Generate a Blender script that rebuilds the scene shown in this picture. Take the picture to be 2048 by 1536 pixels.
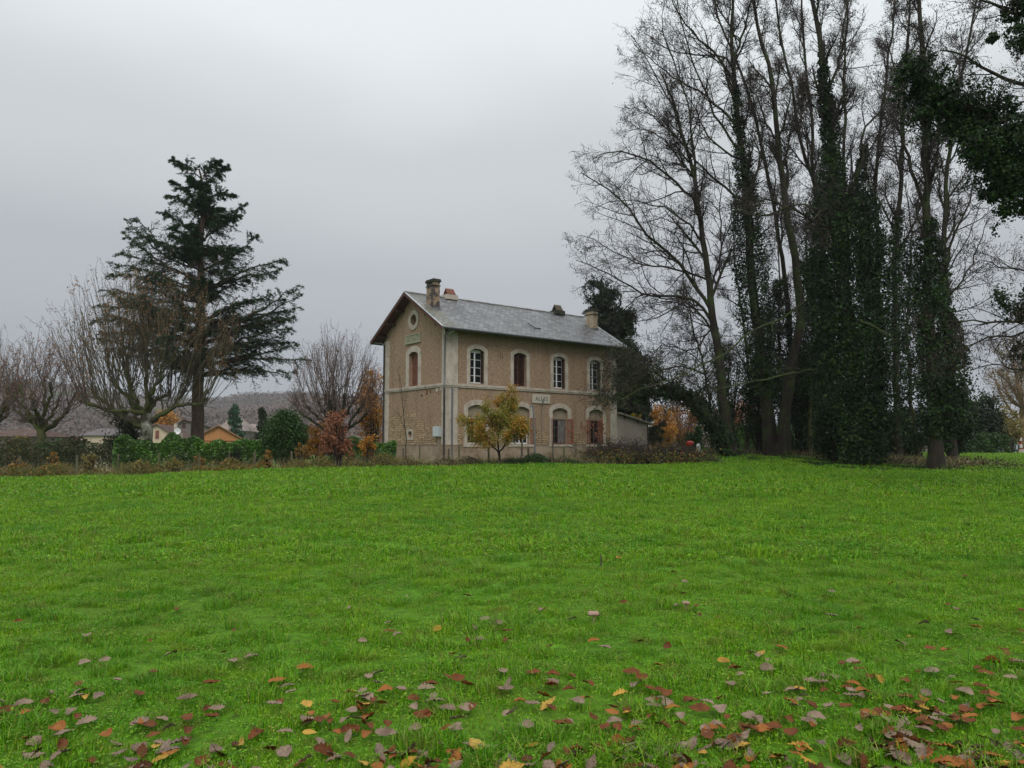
import bpy, math, random
import numpy as np
from mathutils import Vector
from mathutils.geometry import tessellate_polygon
PI = math.pi
R = math.radians
scene = bpy.context.scene
for o in list(bpy.data.objects):
    bpy.data.objects.remove(o)
COL = scene.collection

# ------------------------------------------------------------------ camera
F = 1520.0
EYE = np.array([0., 0., 1.6])
TH = math.atan(122 / F)
CT, ST = math.cos(TH), math.sin(TH)
cam = bpy.data.cameras.new('camera')
cam.sensor_width = 36.0
cam.lens = 36.0 * F / 2048.0
cam.clip_start = 0.05
cam.clip_end = 9000
co = bpy.data.objects.new('camera', cam)
COL.objects.link(co)
co.location = EYE
co.rotation_euler = (PI / 2 + TH, 0, 0)
scene.camera = co

# ------------------------------------------------------------------ sky and sun
SUN_EL, SUN_AZ = R(46), R(172)
world = bpy.data.worlds.new('World')
scene.world = world
world.use_nodes = True
nt = world.node_tree
for n in list(nt.nodes):
    nt.nodes.remove(n)
def N(tree, kind, **kw):
    n = tree.nodes.new(kind)
    for k, v in kw.items():
        if isinstance(k, str) and k.startswith('_'):
            n.inputs[k[1:].replace('_', ' ')].default_value = v
        else:
            setattr(n, k, v)
    return n
sky = N(nt, 'ShaderNodeTexSky')
sky.sky_type = 'NISHITA'
sky.sun_disc = False
sky.sun_elevation = SUN_EL
sky.sun_rotation = SUN_AZ
sky.air_density = 1.0
sky.dust_density = 3.0
bg1 = N(nt, 'ShaderNodeBackground')
bg1.inputs['Strength'].default_value = 0.06
nt.links.new(sky.outputs[0], bg1.inputs[0])
tc = N(nt, 'ShaderNodeTexCoord')
sep = N(nt, 'ShaderNodeSeparateXYZ')
nt.links.new(tc.outputs['Generated'], sep.inputs[0])
rmp = N(nt, 'ShaderNodeValToRGB')
cr = rmp.color_ramp
cr.interpolation = 'EASE'
stops = [(0.0, (.245, .268, .298)), (0.10, (.268, .284, .310)), (0.22, (.318, .332, .352)), (0.36, (.41, .43, .445)), (0.52, (.57, .605, .62)), (1.0, (1.0, 1.03, 1.05))]
while len(cr.elements) < len(stops):
    cr.elements.new(0.5)
for e, (p, c) in zip(cr.elements, stops):
    e.position = p
    e.color = (*c, 1)
nz = N(nt, 'ShaderNodeTexNoise')
nz.inputs['Scale'].default_value = 1.6
nz.inputs['Detail'].default_value = 3
mp = N(nt, 'ShaderNodeMapping')
mp.inputs['Scale'].default_value = (1, 1, 2.2)
nt.links.new(tc.outputs['Generated'], mp.inputs[0])
nt.links.new(mp.outputs[0], nz.inputs['Vector'])
ma = N(nt, 'ShaderNodeMath', operation='MULTIPLY_ADD')
ma.inputs[1].default_value = 0.16
ma.inputs[2].default_value = -0.08
nt.links.new(nz.outputs['Fac'], ma.inputs[0])
ad = N(nt, 'ShaderNodeMath', operation='ADD')
nt.links.new(sep.outputs['Z'], ad.inputs[0])
nt.links.new(ma.outputs[0], ad.inputs[1])
bk0 = N(nt, 'ShaderNodeMath', operation='MULTIPLY')      # unseen sky behind the viewer is brightened to lift the facade
bk0.inputs[1].default_value = -0.42
bk0.use_clamp = True
nt.links.new(sep.outputs['Y'], bk0.inputs[0])
ad2 = N(nt, 'ShaderNodeMath', operation='ADD')
nt.links.new(ad.outputs[0], ad2.inputs[0])
nt.links.new(bk0.outputs[0], ad2.inputs[1])
nt.links.new(ad2.outputs[0], rmp.inputs[0])
bg2 = N(nt, 'ShaderNodeBackground')
bg2.inputs['Strength'].default_value = 0.99
nt.links.new(rmp.outputs[0], bg2.inputs[0])
mx = N(nt, 'ShaderNodeMixShader')
mx.inputs[0].default_value = 0.94
nt.links.new(bg1.outputs[0], mx.inputs[1])
nt.links.new(bg2.outputs[0], mx.inputs[2])
wo = N(nt, 'ShaderNodeOutputWorld')
nt.links.new(mx.outputs[0], wo.inputs['Surface'])

sl = bpy.data.lights.new('sun', 'SUN')
sl.energy = 0.85
sl.angle = R(28)
sl.color = (1, .96, .9)
so = bpy.data.objects.new('sun', sl)
COL.objects.link(so)
d = Vector((math.sin(SUN_AZ) * math.cos(SUN_EL), math.cos(SUN_AZ) * math.cos(SUN_EL), math.sin(SUN_EL)))
so.rotation_euler = d.to_track_quat('Z', 'Y').to_euler()
so.location = (0, 0, 60)

scene.view_settings.view_transform = 'Standard'
scene.view_settings.look = 'None'
scene.view_settings.gamma = 1
scene.view_settings.exposure = 0.65
scene.view_settings.use_curve_mapping = False
scene.render.engine = 'CYCLES'
cy = scene.cycles
cy.use_denoising = True
cy.max_bounces = 5
cy.diffuse_bounces = 2
cy.glossy_bounces = 2
cy.transmission_bounces = 3
cy.transparent_max_bounces = 6
cy.volume_bounces = 0
cy.use_adaptive_sampling = True
cy.adaptive_threshold = 0.02

# ------------------------------------------------------------------ helpers
def at(px, py, Y):
    """world point seen at photo pixel (px,py) at forward distance Y"""
    a = (px - 1024) / F
    b = (768 - py) / F
    r = np.array([a, CT - ST * b, ST + CT * b])
    return EYE + r * (Y / r[1])

CP = np.array([(0,0,0),(4,4,0),(-4,4,0),(0,10,.02),(-10,12,-.03),(10,12,.0),(-24,34,.1),(-19,35,.17),(-11,38,.375),(-3,39,.57),(1,38.5,.62),
    (6,38,.65),(12.6,44,.92),(15.1,44,.86),(17,36,.46),(18.4,33,.40),(-3.8,43,.68),(7,52,.75),(-9,48,.5),(-25,45,.0),(-15,52,.1),(-32,62,-.9),
    (50,80,.9),(42,58,.85),(28,50,.85),(70,120,.6),(0,90,.2),(-40,100,-2.5),(-60,40,-.6),(60,20,.1),(0,-30,0),(60,-30,0),(-60,-30,0),(0,150,-1),
    (-60,160,-4),(-25,15,-.05),(25,15,.05),(10,25,.25),(-8,25,.22),(-110,60,-3),(110,60,.4),(-100,150,-5),(110,160,0)], float)
def _phi(r):
    return np.sqrt(r * r + 9.0)
_A = _phi(np.hypot(CP[:, None, 0] - CP[None, :, 0], CP[:, None, 1] - CP[None, :, 1]))
_W = np.linalg.solve(_A + np.eye(len(CP)) * 1e-6, CP[:, 2])
def gz(x, y):
    x = np.asarray(x, float); y = np.asarray(y, float)
    r = np.hypot(x[..., None] - CP[:, 0], y[..., None] - CP[:, 1])
    z = _phi(r) @ _W
    w = np.exp(-(np.hypot(x, y) / 170.0) ** 4)
    z = z * w + (1 - w) * -2.0
    z = z + 0.03 * np.sin(x * .55 + 1.3 * np.sin(y * .3)) * np.sin(y * .47 + 1) * np.clip(np.hypot(x, y) / 8, 0, 1)
    return z
def gzf(x, y):
    return float(gz(np.array([x]), np.array([y]))[0])

def thing(name, label, cat, loc=(0, 0, 0), rz=0.0, group=None):
    o = bpy.data.objects.new(name, None)
    o.empty_display_size = .3
    COL.objects.link(o)
    o.location = loc
    o.rotation_euler = (0, 0, rz)
    o['label'] = label
    o['category'] = cat
    if group: o['group'] = group
    return o
def tag(o, label=None, cat=None, group=None, kind=None):
    if label: o['label'] = label
    if cat: o['category'] = cat
    if group: o['group'] = group
    if kind: o['kind'] = kind
    return o

class G:
    def __init__(s):
        s.v = []; s.q = []; s.t = []; s.n = 0
    def add(s, v, q=None, t=None):
        v = np.asarray(v, float).reshape(-1, 3)
        if q is not None and len(q): s.q.append(np.asarray(q, int).reshape(-1, 4) + s.n)
        if t is not None and len(t): s.t.append(np.asarray(t, int).reshape(-1, 3) + s.n)
        s.v.append(v); s.n += len(v)
        return s
    def box(s, x0, x1, y0, y1, z0, z1):
        v = [(x, y, z) for z in (z0, z1) for y in (y0, y1) for x in (x0, x1)]
        return s.add(v, [(0, 2, 3, 1), (4, 5, 7, 6), (0, 1, 5, 4), (2, 6, 7, 3), (0, 4, 6, 2), (1, 3, 7, 5)])
    def tube(s, pts, rad, n=6, cap=False):
        pts = np.asarray(pts, float); rad = np.asarray(rad, float)
        if pts.ndim == 2: pts = pts[None]; rad = rad[None]
        M, P, _ = pts.shape
        if M == 0: return s
        T = np.empty_like(pts)
        T[:, 1:-1] = pts[:, 2:] - pts[:, :-2]
        T[:, 0] = pts[:, 1] - pts[:, 0]; T[:, -1] = pts[:, -1] - pts[:, -2]
        T /= np.linalg.norm(T, axis=2, keepdims=True) + 1e-9
        mean = pts[:, -1] - pts[:, 0]
        mean /= np.linalg.norm(mean, axis=1, keepdims=True) + 1e-9
        ref = np.where(np.abs(mean[:, 2:3]) > .8, np.array([[1., 0, 0]]), np.array([[0., 0, 1]]))[:, None, :]
        A = np.cross(T, ref); A /= np.linalg.norm(A, axis=2, keepdims=True) + 1e-9
        B = np.cross(T, A)
        an = np.arange(n) * 2 * PI / n
        V = pts[:, :, None, :] + rad[:, :, None, None] * (A[:, :, None, :] * np.cos(an)[None, None, :, None] + B[:, :, None, :] * np.sin(an)[None, None, :, None])
        idx = np.arange(M * P * n).reshape(M, P, n)
        nx = np.roll(idx, -1, axis=2)
        q = np.stack([idx[:, :-1], nx[:, :-1], nx[:, 1:], idx[:, 1:]], axis=-1).reshape(-1, 4)
        s.add(V.reshape(-1, 3), q)
        if cap:
            base = s.n - M * P * n
            for m in range(M):
                for r_ in (0, P - 1):
                    c = pts[m, r_]; k = base + (m * P + r_) * n
                    s.v.append(c[None]); ci = s.n; s.n += 1
                    s.t.append(np.array([(k + i, k + (i + 1) % n, ci) for i in range(n)]))
        return s
    def leaves(s, c, L, W, rng, nrm=None, flat=0.0, droop=None):
        N_ = len(c)
        a = rng.normal(size=(N_, 3))
        if droop is not None: a = a * .35 + np.asarray(droop)
        if flat: a[:, 2] *= (1 - flat)
        a /= np.linalg.norm(a, axis=1, keepdims=True)
        r = rng.normal(size=(N_, 3))
        if nrm is not None: r = np.cross(nrm + .5 * r, a)
        elif flat: r = np.cross(np.array([[0, 0, 1.]]) + (1 - flat) * r, a)
        b = r - (r * a).sum(1, keepdims=True) * a
        b /= np.linalg.norm(b, axis=1, keepdims=True) + 1e-9
        L = np.broadcast_to(L, (N_,))[:, None] * (.6 + .8 * rng.random((N_, 1)))
        W = np.broadcast_to(W, (N_,))[:, None] * (.6 + .8 * rng.random((N_, 1)))
        V = np.stack([c - a * L, c + b * W - a * L * .1, c + a * L, c - b * W - a * L * .1], axis=1)
        i = np.arange(N_)[:, None] * 4
        return s.add(V.reshape(-1, 3), i + np.array([[0, 1, 2, 3]]))
    def extrude(s, polys, fn, d0, d1):
        """polys: [outer, hole, ...] of 2D points; fn(a,b,d)->xyz; solid between depths d0 and d1"""
        vl = [[Vector((p[0], p[1], 0)) for p in pl] for pl in polys]
        tri = tessellate_polygon(vl)
        flat = [p for pl in polys for p in pl]
        n = len(flat)
        v = [fn(p[0], p[1], d0) for p in flat] + [fn(p[0], p[1], d1) for p in flat]
        t = [tuple(x) for x in tri] + [(x[2] + n, x[1] + n, x[0] + n) for x in tri]
        q = []; k = 0
        for pl in polys:
            m = len(pl)
            for i in range(m):
                j = (i + 1) % m
                q.append((k + i, k + j, k + j + n, k + i + n))
            k += m
        return s.add(v, q, t)
    def ob(s, name, mat, parent=None, smooth=False):
        v = np.concatenate(s.v) if s.v else np.zeros((0, 3))
        q = np.concatenate(s.q) if s.q else np.zeros((0, 4), int)
        t = np.concatenate(s.t) if s.t else np.zeros((0, 3), int)
        me = bpy.data.meshes.new(name)
        me.vertices.add(len(v)); me.vertices.foreach_set('co', v.astype(np.float32).ravel())
        loops = np.concatenate([q.ravel(), t.ravel()]).astype(np.int32)
        me.loops.add(len(loops)); me.loops.foreach_set('vertex_index', loops)
        st = np.concatenate([np.arange(len(q)) * 4, len(q) * 4 + np.arange(len(t)) * 3]).astype(np.int32)
        me.polygons.add(len(q) + len(t)); me.polygons.foreach_set('loop_start', st)
        me.polygons.foreach_set('use_smooth', np.full(len(st), bool(smooth)))
        me.update(calc_edges=True)
        me.materials.append(mat)
        o = bpy.data.objects.new(name, me)
        COL.objects.link(o)
        if parent is not None: o.parent = parent
        return o

# ---- materials
def lin(c):
    return tuple(((x / 255) / 12.92 if x / 255 <= .04045 else ((x / 255 + .055) / 1.055) ** 2.4) for x in c)
def mk(name):
    m = bpy.data.materials.new(name); m.use_nodes = True
    t = m.node_tree
    b = t.nodes['Principled BSDF']
    return m, t, b
def ramp(t, src, cols, pos=None, interp='LINEAR'):
    r = t.nodes.new('ShaderNodeValToRGB')
    c = r.color_ramp; c.interpolation = interp
    while len(c.elements) < len(cols): c.elements.new(.5)
    pos = pos or [i / (len(cols) - 1) for i in range(len(cols))]
    for e, p, k in zip(c.elements, pos, cols):
        e.position = p; e.color = (*k, 1)
    t.links.new(src, r.inputs[0])
    return r.outputs[0]
def noise(t, vec, scale, detail=4, rough=.6, stretch=None):
    n = t.nodes.new('ShaderNodeTexNoise')
    n.inputs['Scale'].default_value = scale; n.inputs['Detail'].default_value = detail; n.inputs['Roughness'].default_value = rough
    if stretch:
        m = t.nodes.new('ShaderNodeMapping'); m.inputs['Scale'].default_value = stretch
        t.links.new(vec, m.inputs[0]); vec = m.outputs[0]
    t.links.new(vec, n.inputs['Vector'])
    return n.outputs['Fac']
def mixc(t, fac, a, b, mode='MIX'):
    m = t.nodes.new('ShaderNodeMix'); m.data_type = 'RGBA'; m.blend_type = mode
    for sock, val in ((m.inputs[0], fac), (m.inputs[6], a), (m.inputs[7], b)):
        if isinstance(val, bpy.types.NodeSocket): t.links.new(val, sock)
        elif isinstance(val, (int, float)): sock.default_value = val
        else: sock.default_value = (*val, 1)
    return m.outputs[2]
def mth(t, op, a, b=None, clamp=False):
    m = t.nodes.new('ShaderNodeMath'); m.operation = op; m.use_clamp = clamp
    for i, val in enumerate((a, b)):
        if val is None: continue
        if isinstance(val, bpy.types.NodeSocket): t.links.new(val, m.inputs[i])
        else: m.inputs[i].default_value = val
    return m.outputs[0]
def bump(t, b, h, strength=.3, dist=.02):
    n = t.nodes.new('ShaderNodeBump'); n.inputs['Strength'].default_value = strength; n.inputs['Distance'].default_value = dist
    t.links.new(h, n.inputs['Height']); t.links.new(n.outputs[0], b.inputs['Normal'])
def surf(name, cols, scale=2.0, detail=5, rough=.85, stretch=None, bstr=.3, bscale=None, bdist=.01, spec=.3, metal=0):
    m, t, b = mk(name)
    tcn = t.nodes.new('ShaderNodeTexCoord').outputs['Object']
    f = noise(t, tcn, scale, detail, .65, stretch)
    c = ramp(t, f, cols, [.3 + .4 * i / (len(cols) - 1) for i in range(len(cols))])
    t.links.new(c, b.inputs['Base Color'])
    b.inputs['Roughness'].default_value = rough
    b.inputs['Specular IOR Level'].default_value = spec
    b.inputs['Metallic'].default_value = metal
    if bstr: bump(t, b, noise(t, tcn, bscale or scale * 6, 4, .6, stretch), bstr, bdist)
    return m
def leafmat(name, cols, rough=.5, spec=.25, trans=.25, pos=None, patch=None):
    """per-leaf random colour; leaves let a little light through"""
    m, t, b = mk(name)
    g = t.nodes.new('ShaderNodeNewGeometry')
    c = ramp(t, g.outputs['Random Per Island'], cols, pos)
    if patch:
        f = noise(t, g.outputs['Position'], patch[0], 2)
        f2 = ramp(t, f, [(0, 0, 0), (1, 1, 1)], [.42, .6])
        c = mixc(t, f2, c, mixc(t, .7, c, patch[1]))
    t.links.new(c, b.inputs['Base Color'])
    b.inputs['Roughness'].default_value = rough
    b.inputs['Specular IOR Level'].default_value = spec
    if trans:
        tr = t.nodes.new('ShaderNodeBsdfTranslucent'); t.links.new(c, tr.inputs[0])
        mxs = t.nodes.new('ShaderNodeMixShader'); mxs.inputs[0].default_value = trans
        out = t.nodes['Material Output']
        t.links.new(b.outputs[0], mxs.inputs[1]); t.links.new(tr.outputs[0], mxs.inputs[2]); t.links.new(mxs.outputs[0], out.inputs[0])
    return m
def barkmat(name, cols, moss=None, mossamt=.5):
    m, t, b = mk(name)
    tcn = t.nodes.new('ShaderNodeTexCoord').outputs['Object']
    f = noise(t, tcn, 3, 5, .7, (2, 2, .5))
    c = ramp(t, f, cols, [.3 + .4 * i / (len(cols) - 1) for i in range(len(cols))])
    if moss:
        mf = ramp(t, noise(t, tcn, 1.3, 4), [(0, 0, 0), (1, 1, 1)], [.62 - mossamt * .3, .72 - mossamt * .2])
        c = mixc(t, mf, c, moss)
    t.links.new(c, b.inputs['Base Color'])
    b.inputs['Roughness'].default_value = .85
    b.inputs['Specular IOR Level'].default_value = .2
    bump(t, b, noise(t, tcn, 9, 5, .7, (1.5, 1.5, .22)), 1.0, .06)
    return m

M_bark_dark = barkmat('wet dark bark', [(.011, .009, .007), (.036, .027, .02)], (.028, .04, .010), .5)
M_bark_moss = barkmat('mossy bark', [(.03, .024, .018), (.075, .06, .042)], (.06, .07, .02), .7)
M_bark_pale = barkmat('lichen bark', [(.025, .027, .016), (.07, .075, .04)], (.05, .065, .02), .8)
M_bark_plane = barkmat('plane bark', [(.10, .09, .07), (.42, .42, .36)], (.04, .035, .025), .75)
M_bark_cedar = barkmat('cedar bark', [(.045, .028, .022), (.11, .072, .055)])
M_bark_gold = barkmat('golden bark', [(.12, .085, .045), (.22, .15, .08)])
M_twig = surf('dark twigs', [(.013, .010, .009), (.03, .022, .018)], 1.5, 2, bstr=0)
M_twig_brown = surf('brown shoots', [(.075, .055, .032), (.13, .095, .06)], 1.5, 2, bstr=0)
M_twig_olive = surf('olive grey shoots', [(.045, .042, .022), (.085, .07, .045)], 1.5, 2, bstr=0)
M_twig_mauve = surf('mauve twigs', [(.06, .04, .036), (.105, .072, .06)], 1.5, 2, bstr=0)
M_ivy = leafmat('ivy leaves', [(.006, .014, .005), (.012, .032, .009), (.020, .052, .012), (.045, .085, .016)], .5, .14, .06, patch=(.6, (.007, .013, .005)))
M_cedar = leafmat('cedar needles', [(.014, .040, .019), (.032, .080, .036), (.055, .115, .045)], .6, .2, .12)
M_conifer = leafmat('conifer sprays', [(.010, .018, .009), (.022, .036, .014), (.035, .045, .02)], .6, .15, .08, patch=(.5, (.016, .022, .012)))
M_pods = leafmat('dry hanging seed pods', [(.03, .02, .018), (.065, .045, .036), (.04, .025, .022)], .7, .15, .1)
M_brownleaf = leafmat('withered brown leaves', [(.12, .055, .028), (.22, .11, .055), (.30, .15, .05), (.17, .10, .07)], .6, .2, .3)
M_orange = leafmat('orange autumn leaves', [(.30, .12, .02), (.42, .18, .025), (.48, .26, .05), (.24, .10, .03)], .6, .2, .35)
M_copper = leafmat('copper beech leaves', [(.16, .06, .035), (.26, .10, .055), (.32, .14, .07), (.12, .045, .03)], .6, .2, .3)
M_yellow = leafmat('yellow autumn leaves', [(.36, .24, .02), (.5, .32, .03), (.3, .26, .04)], .6, .2, .35)
M_quince = leafmat('yellow green autumn leaves', [(.13, .16, .02), (.28, .22, .03), (.40, .19, .022), (.36, .13, .02), (.42, .25, .03)], .5, .25, .35, patch=(1.1, (.16, .20, .03)))
M_laurel = leafmat('glossy laurel leaves', [(.03, .08, .012), (.07, .17, .022), (.13, .26, .03)], .35, .35, .25, patch=(.8, (.03, .065, .015)))
M_bush = leafmat('dark evergreen bush leaves', [(.010, .028, .006), (.022, .058, .010), (.042, .095, .015)], .45, .25, .12)
M_olive = leafmat('olive yellow leaves', [(.12, .12, .03), (.2, .17, .05), (.26, .18, .06)], .6, .2, .3)
M_bramble = leafmat('bramble leaves', [(.04, .085, .015), (.09, .15, .025), (.24, .11, .03), (.14, .05, .025), (.28, .20, .04), (.10, .13, .03)], .6, .2, .25, patch=(.5, (.09, .10, .03)))
M_darkbramble = leafmat('dull bramble leaves', [(.03, .035, .018), (.06, .05, .03), (.075, .03, .022), (.04, .05, .02)], .6, .2, .15)
M_dullhedge = leafmat('dull mixed hedge leaves', [(.03, .045, .018), (.05, .07, .025), (.08, .07, .04), (.12, .07, .03)], .6, .15, .15, patch=(.6, (.025, .04, .018)))
M_rust = leafmat('muted rusty yellow leaves', [(.16, .09, .025), (.24, .15, .035), (.28, .14, .03), (.10, .10, .03)], .6, .2, .25)
M_drygrass = leafmat('pale dry grass', [(.20, .17, .09), (.30, .25, .13), (.12, .15, .04)], .7, .1, .3)

# ------------------------------------------------------------------ ground
def grid_coords(a, b, near, n):
    u = np.linspace(-1, 1, n)
    k = 4.6
    s = np.sinh(u * k) / np.sinh(k)
    return np.where(s < 0, -s * a, s * b)
xs = grid_coords(-3500, 3500, 1, 261)
ys = np.concatenate([[-900, -300, -120, -60, -30, -15, -8], np.linspace(-4, 60, 150), 60 + 3400 * (np.linspace(0.01, 1, 60) ** 2.4)])
X, Y = np.meshgrid(xs, ys)
Z = gz(X.ravel(), Y.ravel())
g = G()
nx_, ny_ = len(xs), len(ys)
ii = (np.arange(ny_ - 1)[:, None] * nx_ + np.arange(nx_ - 1)[None]).ravel()
g.add(np.stack([X.ravel(), Y.ravel(), Z], 1), np.stack([ii, ii + 1, ii + nx_ + 1, ii + nx_], 1))
mg, t, b = mk('meadow soil and short turf')
pos = t.nodes.new('ShaderNodeNewGeometry').outputs['Position']
c1 = ramp(t, noise(t, pos, 9, 6, .7), [(.03, .05, .008), (.07, .17, .010), (.10, .24, .014)], [.3, .5, .7])
c2 = ramp(t, noise(t, pos, .35, 4), [(0, 0, 0), (1, 1, 1)], [.45, .65])
t.links.new(mixc(t, c2, c1, mixc(t, .5, c1, (.08, .12, .015))), b.inputs['Base Color'])
b.inputs['Roughness'].default_value = .95
b.inputs['Specular IOR Level'].default_value = .1
bump(t, b, noise(t, pos, 30, 5), .8, .03)
ground = tag(g.ob('ground', mg, smooth=True), kind='structure')

# ------------------------------------------------------------------ grass: one ground-cover object, tufts placed by geometry nodes
def grassmat():
    m, t, b = mk('wet green grass')
    geo = t.nodes.new('ShaderNodeNewGeometry')
    c = ramp(t, geo.outputs['Random Per Island'], [(.030, .08, .003), (.100, .275, .004), (.165, .385, .004), (.22, .41, .009), (.33, .31, .06), (.24, .16, .05)], [0, .3, .66, .86, .94, 1.0])
    f = ramp(t, noise(t, geo.outputs['Position'], .45, 4, .6), [(0, 0, 0), (1, 1, 1)], [.46, .62])
    c = mixc(t, f, c, mixc(t, .50, c, (.055, .22, .010)))
    f = ramp(t, noise(t, geo.outputs['Position'], 1.3, 3, .6, (1.0, 1.6, 1)), [(0, 0, 0), (1, 1, 1)], [.53, .64])
    c = mixc(t, f, c, mixc(t, .45, c, (.26, .42, .014)))
    f = ramp(t, noise(t, geo.outputs['Position'], 4.2, 2), [(0, 0, 0), (1, 1, 1)], [.54, .66])
    c = mixc(t, f, c, mixc(t, .62, c, (.19, .20, .035)))
    f = ramp(t, noise(t, geo.outputs['Position'], 9.0, 3, .7), [(0, 0, 0), (1, 1, 1)], [.50, .66])
    c = mixc(t, f, c, mixc(t, .5, c, (.05, .13, .008)))
    t.links.new(c, b.inputs['Base Color'])
    b.inputs['Roughness'].default_value = .45
    b.inputs['Specular IOR Level'].default_value = .3
    tr = t.nodes.new('ShaderNodeBsdfTranslucent'); t.links.new(c, tr.inputs[0])
    s = t.nodes.new('ShaderNodeMixShader'); s.inputs[0].default_value = .35
    out = t.nodes['Material Output']
    t.links.new(b.outputs[0], s.inputs[1]); t.links.new(tr.outputs[0], s.inputs[2]); t.links.new(s.outputs[0], out.inputs[0])
    return m
M_grass = grassmat()
def tuft_mesh(name, n, rad, h0, h1, w, seed, weeds=0, lean=.5):
    rng = np.random.default_rng(seed)
    r = rad * np.sqrt(rng.random(n)); a = rng.random(n) * 2 * PI
    base = np.stack([r * np.cos(a), r * np.sin(a), -.015 + 0 * r], 1)
    h = rng.uniform(h0, h1, n) * np.where(rng.random(n) < .06, 1.6, 1)
    la = rng.random(n) * 2 * PI
    ln = rng.random(n) * lean * h
    dirn = np.stack([np.cos(la), np.sin(la), 0 * la], 1)
    wd = np.stack([-np.sin(la + rng.normal(size=n)), np.cos(la), 0 * la], 1)
    ww = (w * (.6 + .8 * rng.random(n)))[:, None]
    p1 = base + dirn * (ln * .35)[:, None]; p1[:, 2] += h * .6
    p2 = base + dirn * (ln * 1.3)[:, None]; p2[:, 2] += h * (1 - .25 * rng.random(n))
    V = np.stack([base - wd * ww, base + wd * ww, p1 + wd * ww * .8, p1 - wd * ww * .8, p2], 1).reshape(-1, 3)
    k = np.arange(n)[:, None] * 5
    g = G(); g.add(V, k + np.array([[0, 1, 2, 3]]), k + np.array([[3, 2, 4]]))
    if weeds:
        c = np.stack([rng.uniform(-rad, rad, weeds), rng.uniform(-rad, rad, weeds), rng.uniform(.01, h1 * .6, weeds)], 1)
        g.leaves(c, w * 3.2, w * 2.4, rng, flat=.75)
    o = g.ob(name, M_grass)
    COL.objects.unlink(o)
    return o
def make_coll(name, objs):
    c = bpy.data.collections.new(name)
    for o in objs: c.objects.link(o)
    return c
coll_near = make_coll('near tufts', [tuft_mesh('tuft', 190, .17, .02, .062, .0026, s, 26) for s in range(4)] + [tuft_mesh('tuft', 60, .17, .015, .045, .0026, 60 + s, 85) for s in range(2)] + [tuft_mesh('tuft', 190, .13, .05, .12, .0028, 9, 4, 1.1)])
coll_mid = make_coll('mid tufts', [tuft_mesh('tuft', 240, .3, .03, .085, .005, 20 + s, 50) for s in range(4)] + [tuft_mesh('tuft', 80, .3, .02, .06, .005, 70, 130)] + [tuft_mesh('tuft', 200, .22, .06, .14, .005, 29, 5, 1.0)])
coll_far = make_coll('far tufts', [tuft_mesh('tuft', 280, .7, .04, .125, .011, 40 + s, 60) for s in range(4)])
def in_meadow(x, y):
    """edge of the mown meadow, further right it runs on under the trees"""
    lim = np.interp(x, [-60, -24, -19, -11, -3, 1, 6, 9, 10.5, 22, 30, 80], [26, 32, 34, 37.2, 38.2, 38, 36.5, 38, 45, 50, 90, 90])
    return y < lim
def scatter_pts(dens, y0, y1, seed):
    rng = np.random.default_rng(seed)
    W = y1 * .95 + 4
    n = int((2 * W) * (y1 - y0) * dens)
    x = rng.uniform(-W, W, n); y = rng.uniform(y0, y1, n)
    r = np.hypot(x, y)
    ok = (np.abs(x) < np.maximum(y, 0) * .82 + 3.0) & in_meadow(x, y)
    x, y = x[ok], y[ok]
    return np.stack([x, y, gz(x, y)], 1)
def gn_scatter(ng, pts_geo_node, coll, smin, smax, seed):
    nn, lk = ng.nodes, ng.links
    ci = nn.new('GeometryNodeCollectionInfo'); ci.inputs['Collection'].default_value = coll
    ci.inputs['Separate Children'].default_value = True; ci.inputs['Reset Children'].default_value = True
    rv = nn.new('FunctionNodeRandomValue'); rv.data_type = 'FLOAT_VECTOR'
    rv.inputs[0].default_value = (-.12, -.12, 0); rv.inputs[1].default_value = (.12, .12, 6.283); rv.inputs['Seed'].default_value = seed
    rs = nn.new('FunctionNodeRandomValue'); rs.data_type = 'FLOAT'
    rs.inputs[2].default_value = smin; rs.inputs[3].default_value = smax; rs.inputs['Seed'].default_value = seed + 7
    ip = nn.new('GeometryNodeInstanceOnPoints'); ip.inputs['Pick Instance'].default_value = True
    lk.new(pts_geo_node, ip.inputs['Points']); lk.new(ci.outputs[0], ip.inputs['Instance'])
    lk.new(rv.outputs[0], ip.inputs['Rotation']); lk.new(rs.outputs[1], ip.inputs['Scale'])
    return ip.outputs[0]
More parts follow.
